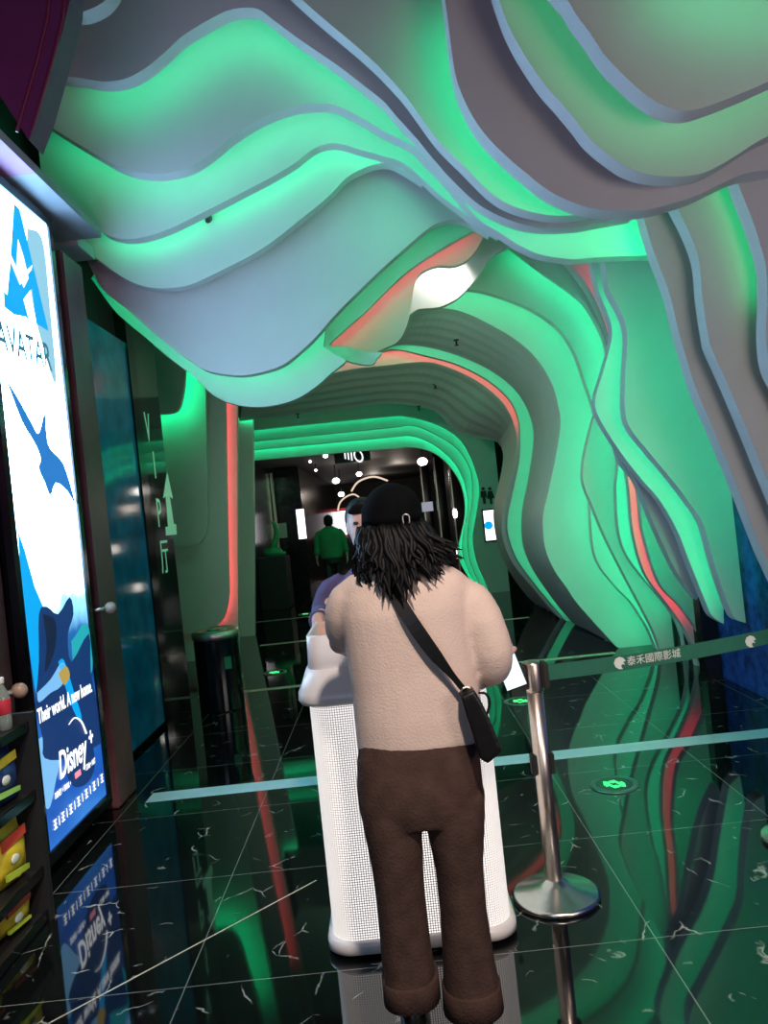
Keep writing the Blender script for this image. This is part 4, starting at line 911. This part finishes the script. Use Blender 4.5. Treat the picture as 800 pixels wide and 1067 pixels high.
bd = remesh(mk('body', b, M['skin'], pk), .0075, 2); eyes(h2, -1, .98, bd)
b = newbm()
loft(b, [ringpx(344, 436, 735, .11, YP), ringpx(344, 434, 690, .115, YP), ringpx(345, 430, 645, .115, YP), ringpx(346, 428, 615, .11, YP), ringpx(350, 422, 603, .095, YP), ringpx(362, 410, 594, .07, YP), ringpx(370, 402, 586, .058, YP)])
tube(b, catmull([at(358, 607, YP), at(346, 614, YP), at(339, 628, YP-.01), at(336, 641, YP-.06), at(334, 645, YP-.18), at(331.5, 647, YP-.27)], 4), [.05]*4+[.056]*4+[.055]*4+[.052]*4+[.045]*4+[.04], 14)
tube(b, catmull([at(414, 604, YP), at(428, 612, YP), at(434, 632, YP-.02), at(434, 648, YP-.1), at(431, 656, YP-.26)], 4), [.05]*4+[.055]*4+[.052]*4+[.045]*4+[.04], 14)
remesh(mk('violet_jacket', b, M['purplej'], pk), .01, 4)
b = newbm()
loft(b, [ringpx(346, 436, 728, .10, YP), ringpx(346, 436, 750, .11, YP), ringpx(350, 438, 770, .105, YP)])
for l, r in ((350, 393), (396, 440)):
    a = at(l, 765, YP); c = at(r, 765, YP); mx = (a.x+c.x)/2; hx = (c.x-a.x)/2
    loft(b, [ell(mx, YP, z, hx*k, .09*k, 20, 2.2) for z, k in ((.62, 1.0), (.45, .85), (.2, .75), (.05, .75))])
remesh(mk('dark_trousers', b, M['blackm'], pk), .012, 3)
for l in (372, 418):
    q = at(l, 765, YP); b = newbm(); loft(b, [ell(q.x, YP-.04+o, z, rx, ry, 16) for z, rx, ry, o in ((0, .042, .12, 0), (.03, .045, .125, 0), (.06, .04, .08, .03), (.1, .035, .05, .05))]); mk('shoe', b, M['blackm'], pk, smooth=True)
b = newbm()
loft(b, [ell(h2.x, YP+.03, h2.z+z, rx, ry, 20) for z, rx, ry in ((-.10, .06, .04), (-.06, .078, .055), (-.02, .084, .066), (.03, .086, .08), (.05, .084, .092), (.08, .074, .092), (.108, .05, .066), (.122, .015, .02))])
loft(b, [ell(h2.x, YP-.075, h2.z+z, rx, ry, 16) for z, rx, ry in ((.045, .060, .018), (.065, .070, .03), (.09, .056, .04), (.105, .03, .04))])
remesh(mk('hair', b, M['hair'], pk), .009, 3)

# --- the person walking away in green
YG = 13.9
pg = thing('person', (at(350, 620, YG).x, YG, 0), 'person in green jacket walking away into the dark corridor', 'person')
X = pg.location.x; b = newbm(); head(b, (X, YG, 1.47), 1, .98)
for sx in (-1, 1): tube(b, [(X+sx*.27, YG, .88), (X+sx*.275, YG+.02, .82)], [.03, .028], 8); hand(b, (X+sx*.275, YG+.02, .81), (0, .1, -1), (sx*1.0, 0, 0), sx, .5)
loft(b, [ell(X, YG, z, rx, ry, 20) for z, rx, ry in ((.75, .14, .1), (1.0, .13, .09), (1.2, .15, .09), (1.3, .12, .08), (1.36, .05, .05))])
for sx in (-1, 1):
    tube(b, [(X+sx*.1, YG, 1.27), (X+sx*.225, YG, 1.18), (X+sx*.25, YG, 1.05), (X+sx*.27, YG, .86)], [.045, .04, .036, .03], 10)
    tube(b, [(X+sx*.085, YG, .8), (X+sx*.09, YG+sx*.05, .45), (X+sx*.09, YG+sx*.14-.03, .06)], [.075, .055, .04], 12)
remesh(mk('body', b, M['skin'], pg), .009, 2)
b = newbm()
loft(b, [ell(X, YG, z, rx, ry, 24, 2.3) for z, rx, ry in ((.80, .19, .12), (.84, .2, .13), (1.0, .2, .13), (1.15, .215, .14), (1.25, .215, .13), (1.32, .17, .10), (1.36, .09, .07), (1.38, .07, .065))])
for sx in (-1, 1): tube(b, catmull([(X+sx*.16, YG, 1.29), (X+sx*.225, YG, 1.2), (X+sx*.25, YG-.01, 1.05), (X+sx*.27, YG, .88)], 4), [.06]*4+[.062]*4+[.055]*4+[.045], 12)
remesh(mk('green_jacket', b, M['greenj'], pg), .014, 3)
b = newbm(); loft(b, [ell(X, YG, z, rx, ry, 20) for z, rx, ry in ((.85, .16, .11), (.78, .175, .12), (.70, .17, .115))])
for sx in (-1, 1): tube(b, [(X+sx*.085, YG, .78), (X+sx*.09, YG+sx*.05, .45), (X+sx*.09, YG+sx*.14-.03, .06)], [.085, .065, .05], 14)
remesh(mk('dark_trousers', b, M['blackm'], pg), .014, 3)
for sx in (-1, 1):
    b = newbm(); loft(b, [ell(X+sx*.09, YG+sx*.14, z, rx, ry, 14) for z, rx, ry in ((0, .04, .12), (.03, .045, .125), (.07, .038, .07), (.09, .03, .04))]); mk('shoe', b, M['blackm'], pg, smooth=True)
b = newbm(); loft(b, [ell(X, YG-.02, 1.47+z, rx, ry, 18) for z, rx, ry in ((-.09, .055, .05), (-.05, .08, .08), (0, .088, .095), (.05, .086, .10), (.09, .066, .08), (.118, .02, .025))]); remesh(mk('hair', b, M['hair'], pg), .01, 2)

# ------------------------------------------------------------------ light
def area(name, loc, rot, sx, sy, energy, col):
    l = bpy.data.lights.new(name, 'AREA'); l.shape = 'RECTANGLE'; l.size = sx; l.size_y = sy; l.energy = energy; l.color = col
    o = bpy.data.objects.new(name, l); COL.objects.link(o); o.location = loc; o.rotation_euler = rot; return o
area('lobby_warm_fill', (2.0, .3, 1.5), (math.radians(96), 0, math.radians(-14)), 1.6, .8, 40, (1, .86, .76))  # added warm fill at chest height, lights the right-hand panel faces
area('cool_edge_fill', (-1.0, -.6, 1.2), (math.radians(100), 0, math.radians(-10)), 1.2, .8, 14, (.6, .75, 1))  # added cool fill low behind the camera, lifts the panel edges
area('shop_magenta_light', (-1.2, 1.2, 2.2), (math.radians(125), 0, math.radians(20)), .5, .5, 7, (1, .3, .8))
def spot(name, loc, tgt, energy, col, ang, blend=.6, r=.05):
    l = bpy.data.lights.new(name, 'SPOT'); l.energy = energy; l.color = col; l.spot_size = math.radians(ang); l.spot_blend = blend; l.shadow_soft_size = r
    o = bpy.data.objects.new(name, l); COL.objects.link(o); o.location = loc
    o.rotation_euler = (Vector(tgt)-Vector(loc)).to_track_quat('-Z', 'Y').to_euler(); return o
spot('woman_fill_spot', (.5, -.5, 3.9), (.1, 2.4, .8), 620, (1, .86, .77), 44, .5, .12)  # added warm spot, brightens the woman and kiosk more than the panels
spot('shelf_fill_spot', (-.5, 1.5, 3.6), (-1.6, 3.0, .4), 330, (1, .92, .8), 24, .6, .08)  # added spot without a known fixture, brightens the snack bags
spot('tunnel_fill_spot', at(300, 345, 6.3), (.9, 9.0, 1.6), 90, (.5, 1, .7), 120, .8, .06)  # added green fill hidden behind the hanging panels, lifts the tunnel lining
spot('ceiling_spot', at(470, 262, 6.12), at(450, 300, 6.3), 18, (1, .97, .92), 150, .5, .03)
for i, (x, y) in enumerate(((-.4, 16.5), (.5, 20), (-.2, 24))):
    l = bpy.data.lights.new('corridor_light', 'POINT'); l.energy = 18; l.color = (1, .85, .72); l.shadow_soft_size = .1
    o = bpy.data.objects.new('corridor_light', l); COL.objects.link(o); o.location = (x, y, 2.3)
wd = bpy.data.worlds.new('world'); sc.world = wd; wd.use_nodes = True
wd.node_tree.nodes['Background'].inputs['Color'].default_value = (.5, .55, .6, 1); wd.node_tree.nodes['Background'].inputs['Strength'].default_value = .02
